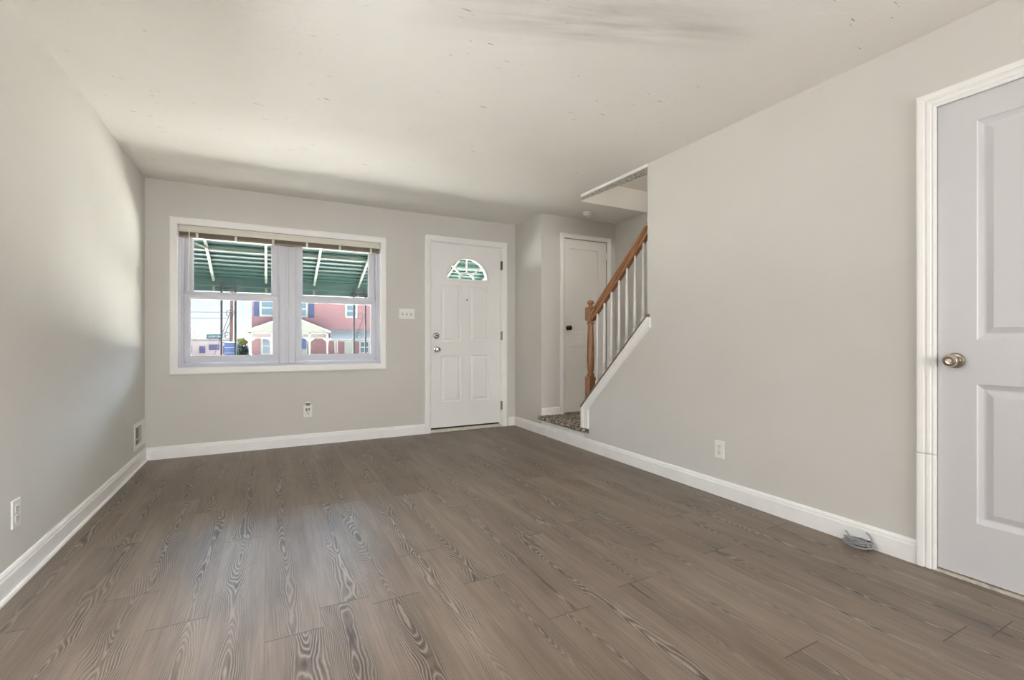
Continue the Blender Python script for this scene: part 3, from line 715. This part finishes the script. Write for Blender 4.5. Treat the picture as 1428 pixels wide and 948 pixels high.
# white skirt board along the sloped knee wall
kt = thing('trim_2', 'white board framing the sloped edge of the stair knee wall', 'trim', (XR, 3.1, 0.7), kind='structure')
def slopez(y): return 0.386 + (3.522 - y) * (1.186 - 0.386) / (3.522 - 2.670)
dn = Vector((-0.733, 0.68))      # perpendicular pointing down-left is (-)
out = [(3.522, 0.198), (3.522, 0.386), (2.676, slopez(2.676)), (2.658, 1.176), (2.655, 1.104), (3.428, 0.378), (3.428, 0.200)]
bm = bm_new(); add_prism(bm, out, 'x', XR - 0.020, XR - 0.0005)
obj('skirt_board', bm, 'trim', kt)
# raised moulding following the board's outer edge
inn = [(3.522, 0.198), (3.522, 0.386), (2.676, slopez(2.676)), (2.664, 1.180), (2.676, 1.158), (3.487, 0.392 - 0.0), (3.487, 0.198)]
bm = bm_new(); add_prism(bm, inn, 'x', XR - 0.028, XR - 0.0195)
obj('edge_moulding', bm, 'trim', kt)
bm = bm_new()
add_prism(bm, [(3.526, 0.384), (3.523, 0.402), (2.672, slopez(2.672) + 0.019), (2.668, slopez(2.668) + 0.002), (3.515, 0.384)], 'x', XR - 0.030, XR + 0.118)
obj('knee_cap', bm, 'grey_cap', kt, label='bare grey-brown top edge')
bm = bm_new(); add_box(bm, XR - 0.0, XR + 0.11, 3.5005, 3.520, 0.198, 0.37); obj('end_board', bm, 'trim', kt)

# ------------------------------------------------------------------ stair railing
xn = XR + 0.055
rl = thing('stair_railing', 'oak handrail and turned newel with white balusters on the knee wall', 'railing', (xn, 3.1, 0.4))
# newel
def sq(bm, cx, cy, z0, z1, hw, ch=0.006):
    v = add_box(bm, cx - hw, cx + hw, cy - hw, cy + hw, z0, z1)
NY = 3.480
bm = bm_new()
b2 = rbox(xn - 0.038, xn + 0.038, NY - 0.038, NY + 0.038, 0.405, 0.668, 0.008, 2)
me_ = bpy.data.meshes.new('t'); b2.to_mesh(me_); bm.from_mesh(me_); b2.free()
b2 = rbox(xn - 0.038, xn + 0.038, NY - 0.038, NY + 0.038, 1.183, 1.308, 0.009, 2)
me2 = bpy.data.meshes.new('t2'); b2.to_mesh(me2); bm.from_mesh(me2); b2.free()
bpy.data.meshes.remove(me_); bpy.data.meshes.remove(me2)
add_lathe(bm, [(0.026, 0.660), (0.030, 0.672), (0.036, 0.680), (0.036, 0.690), (0.028, 0.698), (0.024, 0.706), (0.027, 0.722), (0.033, 0.736), (0.029, 0.744), (0.029, 0.750), (0.035, 0.756), (0.035, 0.766), (0.030, 0.772), (0.034, 0.790), (0.035, 0.83), (0.033, 0.93), (0.029, 1.05), (0.026, 1.138), (0.026, 1.146), (0.035, 1.152), (0.035, 1.164), (0.029, 1.170), (0.030, 1.190)], Matrix.Translation((xn, NY, 0)), 24)
nw = obj('newel_post', bm, 'oak', rl, smooth=True)
bm = bm_new(); add_lathe(bm, [(0.030, 1.300), (0.024, 1.314), (0.018, 1.322), (0.017, 1.330), (0.024, 1.334), (0.030, 1.342), (0.031, 1.352), (0.027, 1.362), (0.016, 1.370), (0.001, 1.372)], Matrix.Translation((xn, NY, 0)), 24)
obj('finial', bm, 'oak', nw, smooth=True)
# handrail profile swept along the slope
ya, za = NY - 0.036, 1.228; yb, zb = 2.70, 1.228 + (NY - 0.036 - 2.70) * 0.915
sl = Vector((0, yb - ya, zb - za)).normalized(); nrm = Vector((0, -sl.z, sl.y)); nrm = nrm if nrm.z > 0 else -nrm
HP = [(-0.020, -0.036), (-0.020, -0.020), (-0.028, -0.012), (-0.024, 0.002), (-0.032, 0.010), (-0.032, 0.020), (-0.026, 0.031), (-0.012, 0.037), (0.012, 0.037), (0.026, 0.031), (0.032, 0.020), (0.032, 0.010), (0.024, 0.002), (0.028, -0.012), (0.020, -0.020), (0.020, -0.036)]
bm = bm_new()
R0 = [bm.verts.new(Vector((xn + u, ya, za)) + Vector((0, 0, v * 1.0 / nrm.z))) for u, v in HP]
R1 = [bm.verts.new(Vector((xn + u, yb, zb)) + Vector((0, 0, v * 1.0 / nrm.z))) for u, v in HP]
for j in range(len(HP)): bm.faces.new((R0[j], R0[(j + 1) % len(HP)], R1[(j + 1) % len(HP)], R1[j]))
bm.faces.new(R0); bm.faces.new(list(reversed(R1)))
obj('handrail', bm, 'oak_rail', rl)
railz = lambda y: za + (ya - y) * 0.915 - 0.036 / nrm.z
def baluster(y):
    z0 = slopez(y) + 0.006; z1 = railz(y) + 0.012; L = z1 - z0
    bm = rbox(xn - 0.0175, xn + 0.0175, y - 0.0175, y + 0.0175, z0 - 0.006, z0 + 0.078, 0.003, 1)
    p = [(0.0150, 0.072), (0.0185, 0.084), (0.0200, 0.096), (0.0185, 0.110), (0.0110, 0.121), (0.0105, 0.127), (0.0165, 0.132), (0.0165, 0.140), (0.0105, 0.145), (0.0120, 0.150), (0.0150, 0.18), (0.0150, 0.22), (0.0135, 0.30), (0.0110, 0.44), (0.0085, L - 0.02), (0.0080, L)]
    add_lathe(bm, p, Matrix.Translation((xn, y, z0)), 14)
    return obj('baluster', bm, 'baluster', rl, smooth=True)
for y in (3.380, 3.281, 3.184, 3.086, 2.988, 2.891, 2.795): baluster(y)

# ------------------------------------------------------------------ smoke detector
sm = thing('smoke_detector', 'round white smoke detector on the alcove ceiling', 'smoke detector', (3.010, 4.010, H))
bm = bm_new(); add_lathe(bm, [(0.056, -0.001), (0.056, -0.014), (0.052, -0.018), (0.044, -0.018)], Matrix.Translation((3.01, 4.01, H)), 32); obj('mounting_base', bm, 'plastic', sm, smooth=True)
bm = bm_new(); add_lathe(bm, [(0.046, -0.017), (0.048, -0.030), (0.044, -0.038), (0.030, -0.042), (0.029, -0.039), (0.012, -0.039), (0.010, -0.043), (0.001, -0.043)], Matrix.Translation((3.01, 4.01, H)), 32); obj('sensor_cover', bm, 'plastic', sm, smooth=True)

# ------------------------------------------------------------------ wall plates
# triple switch
sw = thing('light_switch', 'white three-toggle switch plate between the window and front door', 'switch', (1.294, YF, 1.28))
bm = rbox(1.211, 1.378, YF - 0.007, YF, 1.224, 1.335, 0.003); obj('plate', bm, 'plastic', sw)
for i in range(3):
    cx = 1.2945 + (i - 1) * 0.046
    bm = bm_new(); add_box(bm, cx - 0.006, cx + 0.006, YF - 0.0078, YF - 0.005, 1.267, 1.292); s_ = obj('toggle_slot', bm, 'grey_slot', sw)
    bm = rbox(cx - 0.004, cx + 0.004, YF - 0.017, YF - 0.006, 1.279, 1.290, 0.0015); obj('toggle', bm, 'plastic', s_)
    for dz in (0.030, -0.030):
        bm = bm_new(); add_lathe(bm, [(0.003, 0), (0.0025, 0.0015)], dirmat((cx, YF - 0.0068, 1.2795 + dz), (0, -1, 0)), 8); obj('screw', bm, 'socket', sw)

def outlet(root, P, cy, cz):
    """duplex outlet; P(a, z, t) with t out of the wall"""
    def bx(a0, a1, z0, z1, t0, t1, r):
        q0, q1 = P(a0, z0, t0), P(a1, z1, t1)
        l = [sorted((q0[i], q1[i])) for i in range(3)]
        return rbox(l[0][0], l[0][1], l[1][0], l[1][1], l[2][0], l[2][1], r) if r else None
    obj('plate', bx(cy - 0.036, cy + 0.036, cz - 0.057, cz + 0.057, 0, 0.0065, 0.0028), 'plastic', root)
    for s in (1, -1):
        zz = cz + s * 0.0195
        r_ = obj('receptacle', bx(cy - 0.0165, cy + 0.0165, zz - 0.0145, zz + 0.0145, 0.003, 0.0085, 0.0025), 'socket', root)
        bm = bm_new()
        for a0, a1, z0, z1 in ((-0.0078, -0.0052, -0.001, 0.008), (0.0052, 0.0078, -0.001, 0.007), (-0.0022, 0.0022, -0.0105, -0.0058)):
            q0, q1 = P(cy + a0, zz + z0, 0.006), P(cy + a1, zz + z1, 0.0089)
            l = [sorted((q0[i], q1[i])) for i in range(3)]; add_box(bm, *l[0], *l[1], *l[2])
        obj('slots', bm, 'dark', r_)
    d = Vector(P(0, 0, 1)) - Vector(P(0, 0, 0))
    bm = bm_new(); add_lathe(bm, [(0.003, 0), (0.0025, 0.0012)], dirmat(P(cy, cz, 0.0064), d), 8); obj('screw', bm, 'hinge', root)
ro = thing('wall_outlet', 'white duplex outlet low on the right wall', 'outlet', (XR, 2.045, 0.299))
outlet(ro, lambda a, z, t: (XR - t, a, z), 2.045, 0.299)
lo = thing('wall_outlet', 'white outlet low on the left wall at the picture edge', 'outlet', (XL, 2.614, 0.301))
outlet(lo, lambda a, z, t: (XL + t, a, z), 2.614, 0.301)

# plate under the window
jk = thing('wall_jack', 'small white wall plate with dark sockets and a grey clip under the window', 'wall jack', (0.337, YF, 0.325))
bm = rbox(0.298, 0.376, YF - 0.010, YF, 0.266, 0.383, 0.003); obj('plate', bm, 'plastic', jk)
bm = bm_new()
for a, z, hw, hh in ((0.325, 0.346, 0.008, 0.005), (0.348, 0.346, 0.008, 0.005), (0.328, 0.331, 0.005, 0.007), (0.348, 0.330, 0.004, 0.006), (0.332, 0.308, 0.003, 0.005), (0.345, 0.299, 0.004, 0.003)):
    add_box(bm, a - hw, a + hw, YF - 0.0105, YF - 0.006, z - hh, z + hh)
obj('sockets', bm, 'dark', jk)
bm = rbox(0.319, 0.360, YF - 0.018, YF, 0.388, 0.406, 0.004); add_box(bm, 0.323, 0.356, YF - 0.014, YF, 0.378, 0.392); obj('clip', bm, 'grey_slot', jk, label='grey clip on top of the plate')
bm = rbox(0.317, 0.362, YF - 0.020, YF, 0.402, 0.413, 0.003); obj('clip_cap', bm, 'plastic', jk)

# floor register on the left wall
vg = thing('wall_vent', 'white metal heating register low on the left wall by the corner', 'vent', (XL, 4.69, 0.25))
Vy0, Vy1, Vz0, Vz1 = 4.505, 4.850, 0.150, 0.357
oy0, oy1, oz0, oz1 = Vy0 + 0.035, Vy1 - 0.105, Vz0 + 0.038, Vz1 - 0.036
bm = bm_new(); grid_wall(bm, 'x', XL + 0.0005, XL + 0.006, [Vy0, oy0, oy1, Vy1], [Vz0, oz0, oz1, Vz1], lambda y, z: not (oy0 < y < oy1 and oz0 < z < oz1)); bev(bm, 0.002, 1)
obj('faceplate', bm, 'plastic', vg)
bm = bm_new(); add_box(bm, XL + 0.0004, XL + 0.0015, oy0, oy1, oz0, oz1); obj('duct_opening', bm, 'dark', vg, label='dark opening')
ym = oy0 + (oy1 - oy0) * 0.52
bm = bm_new(); add_box(bm, XL + 0.002, XL + 0.005, oy0, ym - 0.006, oz0, oz1); obj('damper_flap', bm, 'grey_slot', vg, label='grey damper blade')
bm = bm_new(); add_box(bm, XL + 0.002, XL + 0.0055, oy0, ym, oz0 + 0.040, oz0 + 0.047); add_box(bm, XL + 0.002, XL + 0.0055, ym - 0.008, ym, oz0, oz1); obj('crossbar', bm, 'plastic', vg)
bm = bm_new()
for i in range(9):
    z = oz0 + 0.008 + i * (oz1 - oz0 - 0.01) / 9
    add_box(bm, XL + 0.002, XL + 0.0035, ym, oy1, z, z + 0.0055)
add_box(bm, XL + 0.002, XL + 0.0036, (ym + oy1) / 2 - 0.004, (ym + oy1) / 2 + 0.004, oz0, oz1)
obj('louvers', bm, 'plastic', vg)

# ------------------------------------------------------------------ coiled cable at the right baseboard
cb = thing('cable_coil', 'small coil of grey cable on the floor against the right baseboard', 'cable', (2.535, 1.225, 0))
bm = bm_new()
cx, cy = 2.530, 1.222
pts = []
rnd = random.Random(3)
for i in range(0, 24 * 5 + 1):
    t = 2 * PI * i / 24
    k_ = i / (24 * 5)
    ra, rb = 0.056 - 0.010 * math.sin(t * 0.37), 0.030 + 0.007 * math.cos(t * 0.53)
    x_, y_ = rb * math.cos(t), ra * math.sin(t)
    pts.append((cx + x_ - 0.004 * math.sin(t * 0.19), cy + y_ + 0.004 * math.sin(t * 0.23), 0.0045 + 0.036 * k_ + 0.003 * math.sin(t * 1.0 + k_ * 5) + 0.003))
add_tube(bm, pts, 0.0034, 7)
obj('loops', bm, 'cable', cb, smooth=True)
bm = bm_new(); add_tube(bm, [(cx + 0.030, cy + 0.052, 0.030), (cx + 0.036, cy + 0.066, 0.046), (cx + 0.038, cy + 0.074, 0.050)], 0.0035, 6); obj('loose_end', bm, 'cable', cb, smooth=True)
bm = bm_new(); add_tube(bm, [(cx + 0.034, cy - 0.040, 0.010), (cx + 0.016, cy - 0.052, 0.034), (cx + 0.026, cy - 0.046, 0.052), (cx + 0.036, cy - 0.030, 0.066), (cx + 0.041, cy - 0.018, 0.070)], 0.0036, 6); obj('lead', bm, 'cable', cb, smooth=True)
bm = bm_new(); add_tube(bm, [(cx + 0.012 + 0.026 * math.cos(q), cy - 0.040, 0.022 + 0.021 * math.sin(q)) for q in (2 * PI * i / 16 for i in range(16))], 0.0032, 6, closed=True); obj('tie', bm, 'tie', cb, smooth=True, label='black tie')

# ------------------------------------------------------------------ casings added around the fill lamps, out of view
bw = thing('fill_casing_rear', 'casing added around the rear fill lamp opening', 'window', (0.9, YB, 0.6), kind='structure')
bm = bm_new(); add_casing(bm, [(0, 0.0), (0, 0.018), (0.06, 0.018), (0.06, 0.0)], rect(-0.4, 2.2, 0.6, 2.15), lambda a, z, t: (a, YB + t, z), True); obj('casing', bm, 'trim', bw)

for nm, P_, y0w, y1w, lb in (('fill_casing_left', lambda a, z, t: (XL + t, a, z), 0.9, 2.2, 'casing added around the left fill lamp beside the camera'), ('fill_casing_right', lambda a, z, t: (XR - t, a, z), -2.55, -0.65, 'casing added around the right fill lamp behind the camera')):  # made-up windows: casings on solid wall framing the added side lamps
    wn_ = thing(nm, lb, 'window', P_((y0w + y1w) / 2, 0.7, 0), kind='structure')
    bm = bm_new(); add_casing(bm, [(0, 0.0), (0, 0.018), (0.06, 0.018), (0.06, 0.0)], rect(y0w, y1w, 0.75, 2.05), P_, True); obj('casing', bm, 'trim', wn_)

# upstairs hall light over the stairs
pd = bpy.data.lights.new('upstairs_light', 'POINT'); po = bpy.data.objects.new('upstairs_light', pd); COL.objects.link(po)
pd.energy = STAIR_POWER; pd.shadow_soft_size = 0.15; pd.color = (1.0, 0.96, 0.92); po.location = (3.1, 0.5, 3.8)

# ================================================================== outdoors
bm = bm_new(); add_box(bm, -30, 40, 5.02, 90, -1.45, -1.30); struct('ground_outside', bm, 'street', 'grey street and lawns outside the window', 'ground')
bm = bm_new(); add_box(bm, -3.5, 5.0, 5.02, 6.6, -1.30, -0.25); struct('ground_porch', bm, 'porch_grey', 'dark grey porch slab below the awning', 'porch')
bm = bm_new(); add_box(bm, -8.0, 10.0, 8.2, 18.0, -1.30, -0.42); struct('ground_bounce_slab', bm, 'concrete', 'unseen pale concrete slab added to bounce sunlight into the room', 'walk')  # unseen slab, placed to bounce sun through the window onto the ceiling

# awning: green stepped metal panels on cream rafters
aw = thing('awning', 'green slatted metal awning over the window outside', 'awning', (0.4, 5.02, 2.2))
az = lambda y: 1.685 + (6.35 - y) * 0.36
AX0, AX1 = -2.3, 3.2
bm = bm_new(); ns = 15; y0_, y1_ = 5.03, 6.37
drop = 0.016
low = []
for i in range(ns):
    ya_ = y0_ + (y1_ - y0_) * i / ns; yb_ = y0_ + (y1_ - y0_) * (i + 1) / ns
    low += [(ya_, az(ya_) + 0.040), (yb_, az(yb_) + 0.040 + drop)]
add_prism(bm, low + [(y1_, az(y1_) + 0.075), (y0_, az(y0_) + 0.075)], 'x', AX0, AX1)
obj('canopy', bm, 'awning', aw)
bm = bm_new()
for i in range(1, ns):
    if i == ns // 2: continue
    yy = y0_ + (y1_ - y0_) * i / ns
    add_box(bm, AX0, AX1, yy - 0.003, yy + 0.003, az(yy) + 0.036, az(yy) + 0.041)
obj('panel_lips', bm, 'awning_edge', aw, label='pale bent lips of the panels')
yy = y0_ + (y1_ - y0_) * 0.5
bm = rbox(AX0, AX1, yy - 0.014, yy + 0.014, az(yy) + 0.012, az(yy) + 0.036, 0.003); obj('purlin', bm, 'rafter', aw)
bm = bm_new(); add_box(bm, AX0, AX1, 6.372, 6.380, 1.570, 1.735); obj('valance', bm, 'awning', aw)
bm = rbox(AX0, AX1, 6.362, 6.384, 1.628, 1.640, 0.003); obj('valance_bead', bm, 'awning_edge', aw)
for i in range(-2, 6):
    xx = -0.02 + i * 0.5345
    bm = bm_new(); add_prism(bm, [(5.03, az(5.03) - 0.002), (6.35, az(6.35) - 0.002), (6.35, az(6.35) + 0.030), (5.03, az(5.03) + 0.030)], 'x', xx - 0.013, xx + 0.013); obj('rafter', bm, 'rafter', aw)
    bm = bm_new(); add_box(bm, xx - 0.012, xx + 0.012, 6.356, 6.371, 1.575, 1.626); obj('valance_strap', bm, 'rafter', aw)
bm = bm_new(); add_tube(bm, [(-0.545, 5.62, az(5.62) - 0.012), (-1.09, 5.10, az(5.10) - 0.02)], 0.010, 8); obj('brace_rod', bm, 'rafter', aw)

# ornamental iron porch posts holding the awning
def scroll(cx, cz, r, turns, flip, y):
    pts = []
    for i in range(22):
        t = i / 21; a = t * turns * 2 * PI; rr = r * (1 - 0.8 * t)
        pts.append((cx + flip * rr * math.cos(a), y, cz + rr * math.sin(a)))
    return pts
def iron_post(xa, xb, label):
    r = thing('iron_post', label, 'post', ((xa + xb) / 2, 6.35, -0.25), 'ornamental iron posts under the awning')
    for x in (xa, xb):
        bm = bm_new(); add_box(bm, x - 0.011, x + 0.011, 6.337, 6.359, -0.25, 1.68); obj('upright', bm, 'iron', r)
    m = (xa + xb) / 2; h = (xb - xa) / 2
    for cz in (-0.05, 0.55, 1.15):
        for pts_ in (scroll(m + 0.012, cz + 0.16, h * 0.72, 1.4, 1, 6.348), scroll(m - 0.012, cz - 0.10, h * 0.72, 1.4, -1, 6.348), [(xa + 0.02, 6.348, cz - 0.12), (m - 0.01, 6.348, cz), (xb - 0.02, 6.348, cz + 0.16)]):
            bm = bm_new(); add_tube(bm, pts_, 0.004, 6); obj('scroll', bm, 'iron', r, smooth=True)
    for z in (-0.18, 1.60):
        bm = bm_new(); add_box(bm, xa, xb, 6.340, 6.356, z - 0.008, z + 0.008); obj('crossbar', bm, 'iron', r)
iron_post(-0.476, -0.337, 'dark scrolled iron post seen through the left window half')
iron_post(0.994, 1.139, 'dark scrolled iron post seen through the right window half')

# brick rowhouse across the street
HY = 42.0
hs = thing('rowhouse', 'pinkish brick rowhouse across the street with white gabled porch', 'house', (8, HY, -1.3))
bm = bm_new(); add_box(bm, -1.134, 24.0, HY, HY + 9, -1.3, 4.55); obj('brick_wall', bm, 'brick', hs)
bm = bm_new(); add_box(bm, -1.5, 24.3, HY - 0.45, HY + 9.3, 4.5, 4.95); obj('eave', bm, 'house_trim', hs, label='white eave')
bm = bm_new(); add_prism(bm, [(HY - 0.45, 4.95), (HY + 4.4, 7.2), (HY + 9.3, 4.95)], 'x', -1.5, 24.3); obj('roof', bm, 'roof_tar', hs)
def hwin(x0, x1, z0, z1, shut=None, g='house_glass'):
    bm = bm_new(); grid_wall(bm, 'y', HY - 0.08, HY + 0.01, [x0, x0 + 0.14, x1 - 0.14, x1], [z0, z0 + 0.14, z1 - 0.14, z1], lambda x, z: not (x0 + 0.14 < x < x1 - 0.14 and z0 + 0.14 < z < z1 - 0.14))
    add_box(bm, x0 + 0.1, x1 - 0.1, HY - 0.07, HY - 0.01, (z0 + z1) / 2 - 0.05, (z0 + z1) / 2 + 0.05)
    f = obj('window', bm, 'house_trim', hs)
    bm = bm_new(); add_box(bm, x0 + 0.13, x1 - 0.13, HY - 0.035, HY - 0.015, z0 + 0.13, z1 - 0.13); obj('pane', bm, g, f)
    for a, b in shut or ():
        bm = rbox(a, b, HY - 0.07, HY, z0 - 0.02, z1 + 0.02, 0.01, 1); obj('shutter', bm, 'shutter', hs)
hwin(-0.59, 0.53, 2.88, 4.25, [(-1.0, -0.63), (0.57, 0.95)]); hwin(1.66, 2.91, 2.87, 4.25, [(2.98, 3.40), (1.2, 1.6)]); hwin(5.85, 6.85, 2.92, 4.10)
hwin(9.2, 10.4, 2.9, 4.2, [(8.75, 9.15), (10.45, 10.85)])
hwin(-0.50, 0.26, -0.15, 1.22, None, 'house_glass_dark')
bm = bm_new(); add_box(bm, 2.06, 2.88, HY - 0.06, HY, -1.1, 1.22); fd = obj('front_door', bm, 'house_trim', hs)
bm = bm_new(); add_box(bm, 2.14, 2.80, HY - 0.09, HY - 0.05, 0.26, 1.14); obj('door_glass', bm, 'blue_door', fd, label='blue upper door panel')
bm = bm_new(); add_box(bm, 5.80, 6.62, HY - 0.06, HY, -1.1, 0.98); obj('side_door', bm, 'house_trim', hs)
hwin(7.0, 7.9, -0.2, 0.95, None, 'house_glass_dark')
# gabled porch
PY = HY - 2.2
bm = bm_new(); add_prism(bm, [(-1.45, 1.66), (1.50, 2.82), (4.40, 1.66), (4.40, 1.56), (-1.45, 1.56)], 'y', PY, HY - 0.005); obj('porch_roof', bm, 'roof_white', hs)
bm = bm_new(); add_prism(bm, [(-1.55, 1.60), (1.50, 2.81), (4.50, 1.60), (4.50, 1.70), (1.50, 2.93), (-1.55, 1.70)], 'y', PY - 0.12, PY - 0.001); obj('bargeboard', bm, 'house_trim', hs)
bm = bm_new(); add_box(bm, -1.30, 4.30, PY, PY + 0.1, 1.50, 1.58); add_box(bm, -1.30, 4.30, PY, PY + 0.1, 1.14, 1.19)
for i in range(46):
    x = -1.28 + i * 0.122; add_box(bm, x, x + 0.045, PY + 0.03, PY + 0.07, 1.18, 1.51)
obj('frieze', bm, 'house_trim', hs, label='white spindle frieze')
for x in (-1.20, 0.26, 2.90, 4.20):
    bm = bm_new(); add_box(bm, x - 0.07, x + 0.07, PY, PY + 0.14, -1.3, 1.56)
    for s in (-1, 1): add_prism(bm, [(x + s * 0.06, 1.15), (x + s * 0.38, 1.15), (x + s * 0.30, 1.04), (x + s * 0.16, 0.94), (x + s * 0.06, 0.80)], 'y', PY + 0.03, PY + 0.09)
    obj('porch_post', bm, 'house_trim', hs)
# sloped white awning of the neighbouring half
bm = bm_new(); add_prism(bm, [(HY - 1.6, 0.98), (HY, 1.78), (HY, 1.90), (HY - 1.6, 1.08)], 'x', 4.55, 10.2); obj('side_awning', bm, 'house_trim', hs)
bm = bm_new(); add_box(bm, 4.55, 10.2, HY - 1.62, HY - 1.58, 0.90, 1.06); obj('side_valance', bm, 'roof_white', hs)
for x in (4.86, 5.02, 9.0):
    bm = bm_new(); add_box(bm, x - 0.04, x + 0.04, HY - 1.58, HY - 1.50, -1.3, 1.02); obj('side_post', bm, 'house_trim', hs)

# left background
sp = thing('shop_building', 'low pale building with a dark flat roof line in the left window half', 'building', (-4.7, 55, -1.3))
bm = bm_new(); add_box(bm, -9.5, -3.6, 55, 61, -1.3, 0.92); obj('wall', bm, 'shop', sp)
bm = bm_new(); add_box(bm, -9.8, -3.4, 54.6, 61.3, 0.92, 1.06); obj('roof', bm, 'roof_tar', sp)
for x0, x1, z0, z1 in ((-6.0, -5.5, -0.3, 0.4), (-5.2, -4.3, 0.0, 0.55), (-4.1, -3.75, -0.4, 0.4), (-7.4, -6.6, -0.2, 0.5)):
    bm = bm_new(); add_box(bm, x0, x1, 54.95, 55.01, z0, z1); obj('opening', bm, 'shop_dark', sp)
sg = thing('roof_sign', 'teal sign board on the low roof left of the iron post', 'sign', (-4.7, 55.5, 1.06))
bm = rbox(-5.45, -4.05, 55.4, 55.5, 1.12, 1.62, 0.02, 1); obj('sign_board', bm, 'teal', sg)
for i, wd in enumerate((0.10, 0.06, 0.10, 0.08, 0.05, 0.10, 0.08)):
    x = -5.24 + i * 0.15; bm = bm_new(); add_box(bm, x, x + wd, 55.385, 55.402, 1.25, 1.40 + 0.05 * (i % 2)); obj('sign_mark', bm, 'house_trim', sg, label='blurred pale mark')
for x in (-5.2, -4.4):
    bm = bm_new(); add_box(bm, x, x + 0.1, 55.42, 55.48, 1.05, 1.13); obj('sign_leg', bm, 'roof_tar', sg)
bs = thing('shed', 'plain blue boxy shed between the iron post and the bush', 'shed', (-2.9, 46, -1.3))
bm = bm_new(); add_box(bm, -3.25, -2.15, 46, 49, -1.3, 0.74); obj('wall', bm, 'blue_panel', bs)
bm = bm_new()
for z in (-0.1, 0.35): add_box(bm, -3.26, -2.14, 45.98, 46.0, z, z + 0.03)
obj('seam', bm, 'house_trim', bs)
bm = bm_new(); add_prism(bm, [(-3.35, 0.74), (-2.05, 0.74), (-2.05, 0.80), (-3.35, 0.84)], 'y', 45.85, 49.1); obj('roof', bm, 'blue_panel', bs)
def leaves(bm, c, r, n, sz, seed):
    q = random.Random(seed)
    for _ in range(n):
        while True:
            v = Vector((q.uniform(-1, 1), q.uniform(-1, 1), q.uniform(-1, 1)))
            if v.length < 1: break
        v *= 0.55 + 0.45 * q.random()
        p = Vector(c) + Vector((v.x * r[0], v.y * r[1], v.z * r[2]))
        a = Vector((q.gauss(0, 1), q.gauss(0, 1), q.gauss(0, 1))).normalized(); b = a.cross(Vector((q.gauss(0, 1), q.gauss(0, 1), q.gauss(0, 1)))).normalized()
        s = sz * q.uniform(0.6, 1.3)
        bm.faces.new([bm.verts.new(p + a * s), bm.verts.new(p + b * s * 0.5), bm.verts.new(p - a * s), bm.verts.new(p - b * s * 0.5)])
bu = thing('bush', 'leafy bush with yellow-green top left of the brick house', 'bush', (-1.85, 44, -1.3))
bm = bm_new(); leaves(bm, (-1.85, 44, 0.88), (0.50, 0.5, 0.34), 420, 0.09, 1); obj('top_leaves', bm, 'leaf_yellow', bu, label='yellow-green upper leaves')
bm = bm_new(); leaves(bm, (-1.80, 44, -0.05), (0.62, 0.6, 0.85), 900, 0.10, 2); obj('lower_leaves', bm, 'leaf_dark', bu, label='dark green lower leaves')
bm = bm_new(); add_tube(bm, [(-1.85, 44, -1.3), (-1.83, 44, -0.2), (-1.86, 44, 0.8)], [0.08, 0.06, 0.02], 8); obj('stem', bm, 'twig', bu)
tw = thing('bare_tree', 'thin bare branches at the left edge of the window view', 'tree', (-6.3, 50, -1.3))
bm = bm_new(); q = random.Random(5)
def branch(p, d, L, r, depth):
    e_ = p + d * L; add_tube(bm, [p, (p + e_) / 2 + Vector((q.uniform(-.05, .05), 0, q.uniform(-.03, .05))) * L, e_], [r, r * 0.8, r * 0.55], 5)
    if depth == 0: return
    for _ in range(3):
        nd = (d + Vector((q.uniform(-.8, .8), q.uniform(-.5, .5), q.uniform(-.1, .6)))).normalized(); branch(p + d * L * q.uniform(0.55, 1.0), nd, L * q.uniform(0.55, 0.75), r * 0.55, depth - 1)
branch(Vector((-6.3, 50, -1.3)), Vector((0.05, 0, 1)), 1.7, 0.06, 4)
obj('branches', bm, 'twig', tw)
# utility poles, guy and wires
def pole(x, y, label):
    u_ = thing('utility_pole', label, 'pole', (x, y, -1.3))
    bm = bm_new(); add_tube(bm, [(x - 0.08, y, -1.3), (x - 0.03, y, 3), (x + 0.03, y, 9.2)], [0.16, 0.15, 0.12], 12); obj('shaft', bm, 'pole', u_, smooth=True)
    bm = bm_new(); add_box(bm, x - 1.1, x + 1.1, y - 0.12, y, 8.3, 8.45); obj('crossarm', bm, 'pole', u_)
    return u_
UY = 53.6
up_ = pole(-3.15, UY, 'brown wooden utility pole rising between the two bars of the left iron post')
pole(-17.0, UY, 'utility pole further down the street, beyond the window edge')
bm = bm_new(); add_tube(bm, [(-3.15, UY - 0.1, 4.2), (-4.75, UY - 1.6, -1.3)], 0.035, 6); obj('guy_wire', bm, 'wire', up_)
def wire(p, q_, label, sag=0.2):
    p, q_ = Vector(p), Vector(q_)
    bm = bm_new(); add_tube(bm, [p.lerp(q_, t) - Vector((0, 0, sag * 4 * t * (1 - t))) for t in (i / 16 for i in range(17))], 0.028, 5)
    tag(obj('overhead_wire', bm, 'wire'), label, 'wire', 'overhead wires across the street')
wire((-16.8, UY, 3.45), (-3.34, UY, 3.15), 'lower overhead wire running left of the utility pole')
wire((-16.8, UY, 4.05), (-3.32, UY, 3.75), 'upper overhead wire running left of the utility pole')
wire((-3.05, UY - 0.12, 3.2), (-1.0, HY - 0.03, 2.75), 'overhead wire running from the utility pole to the brick house', 0.05)
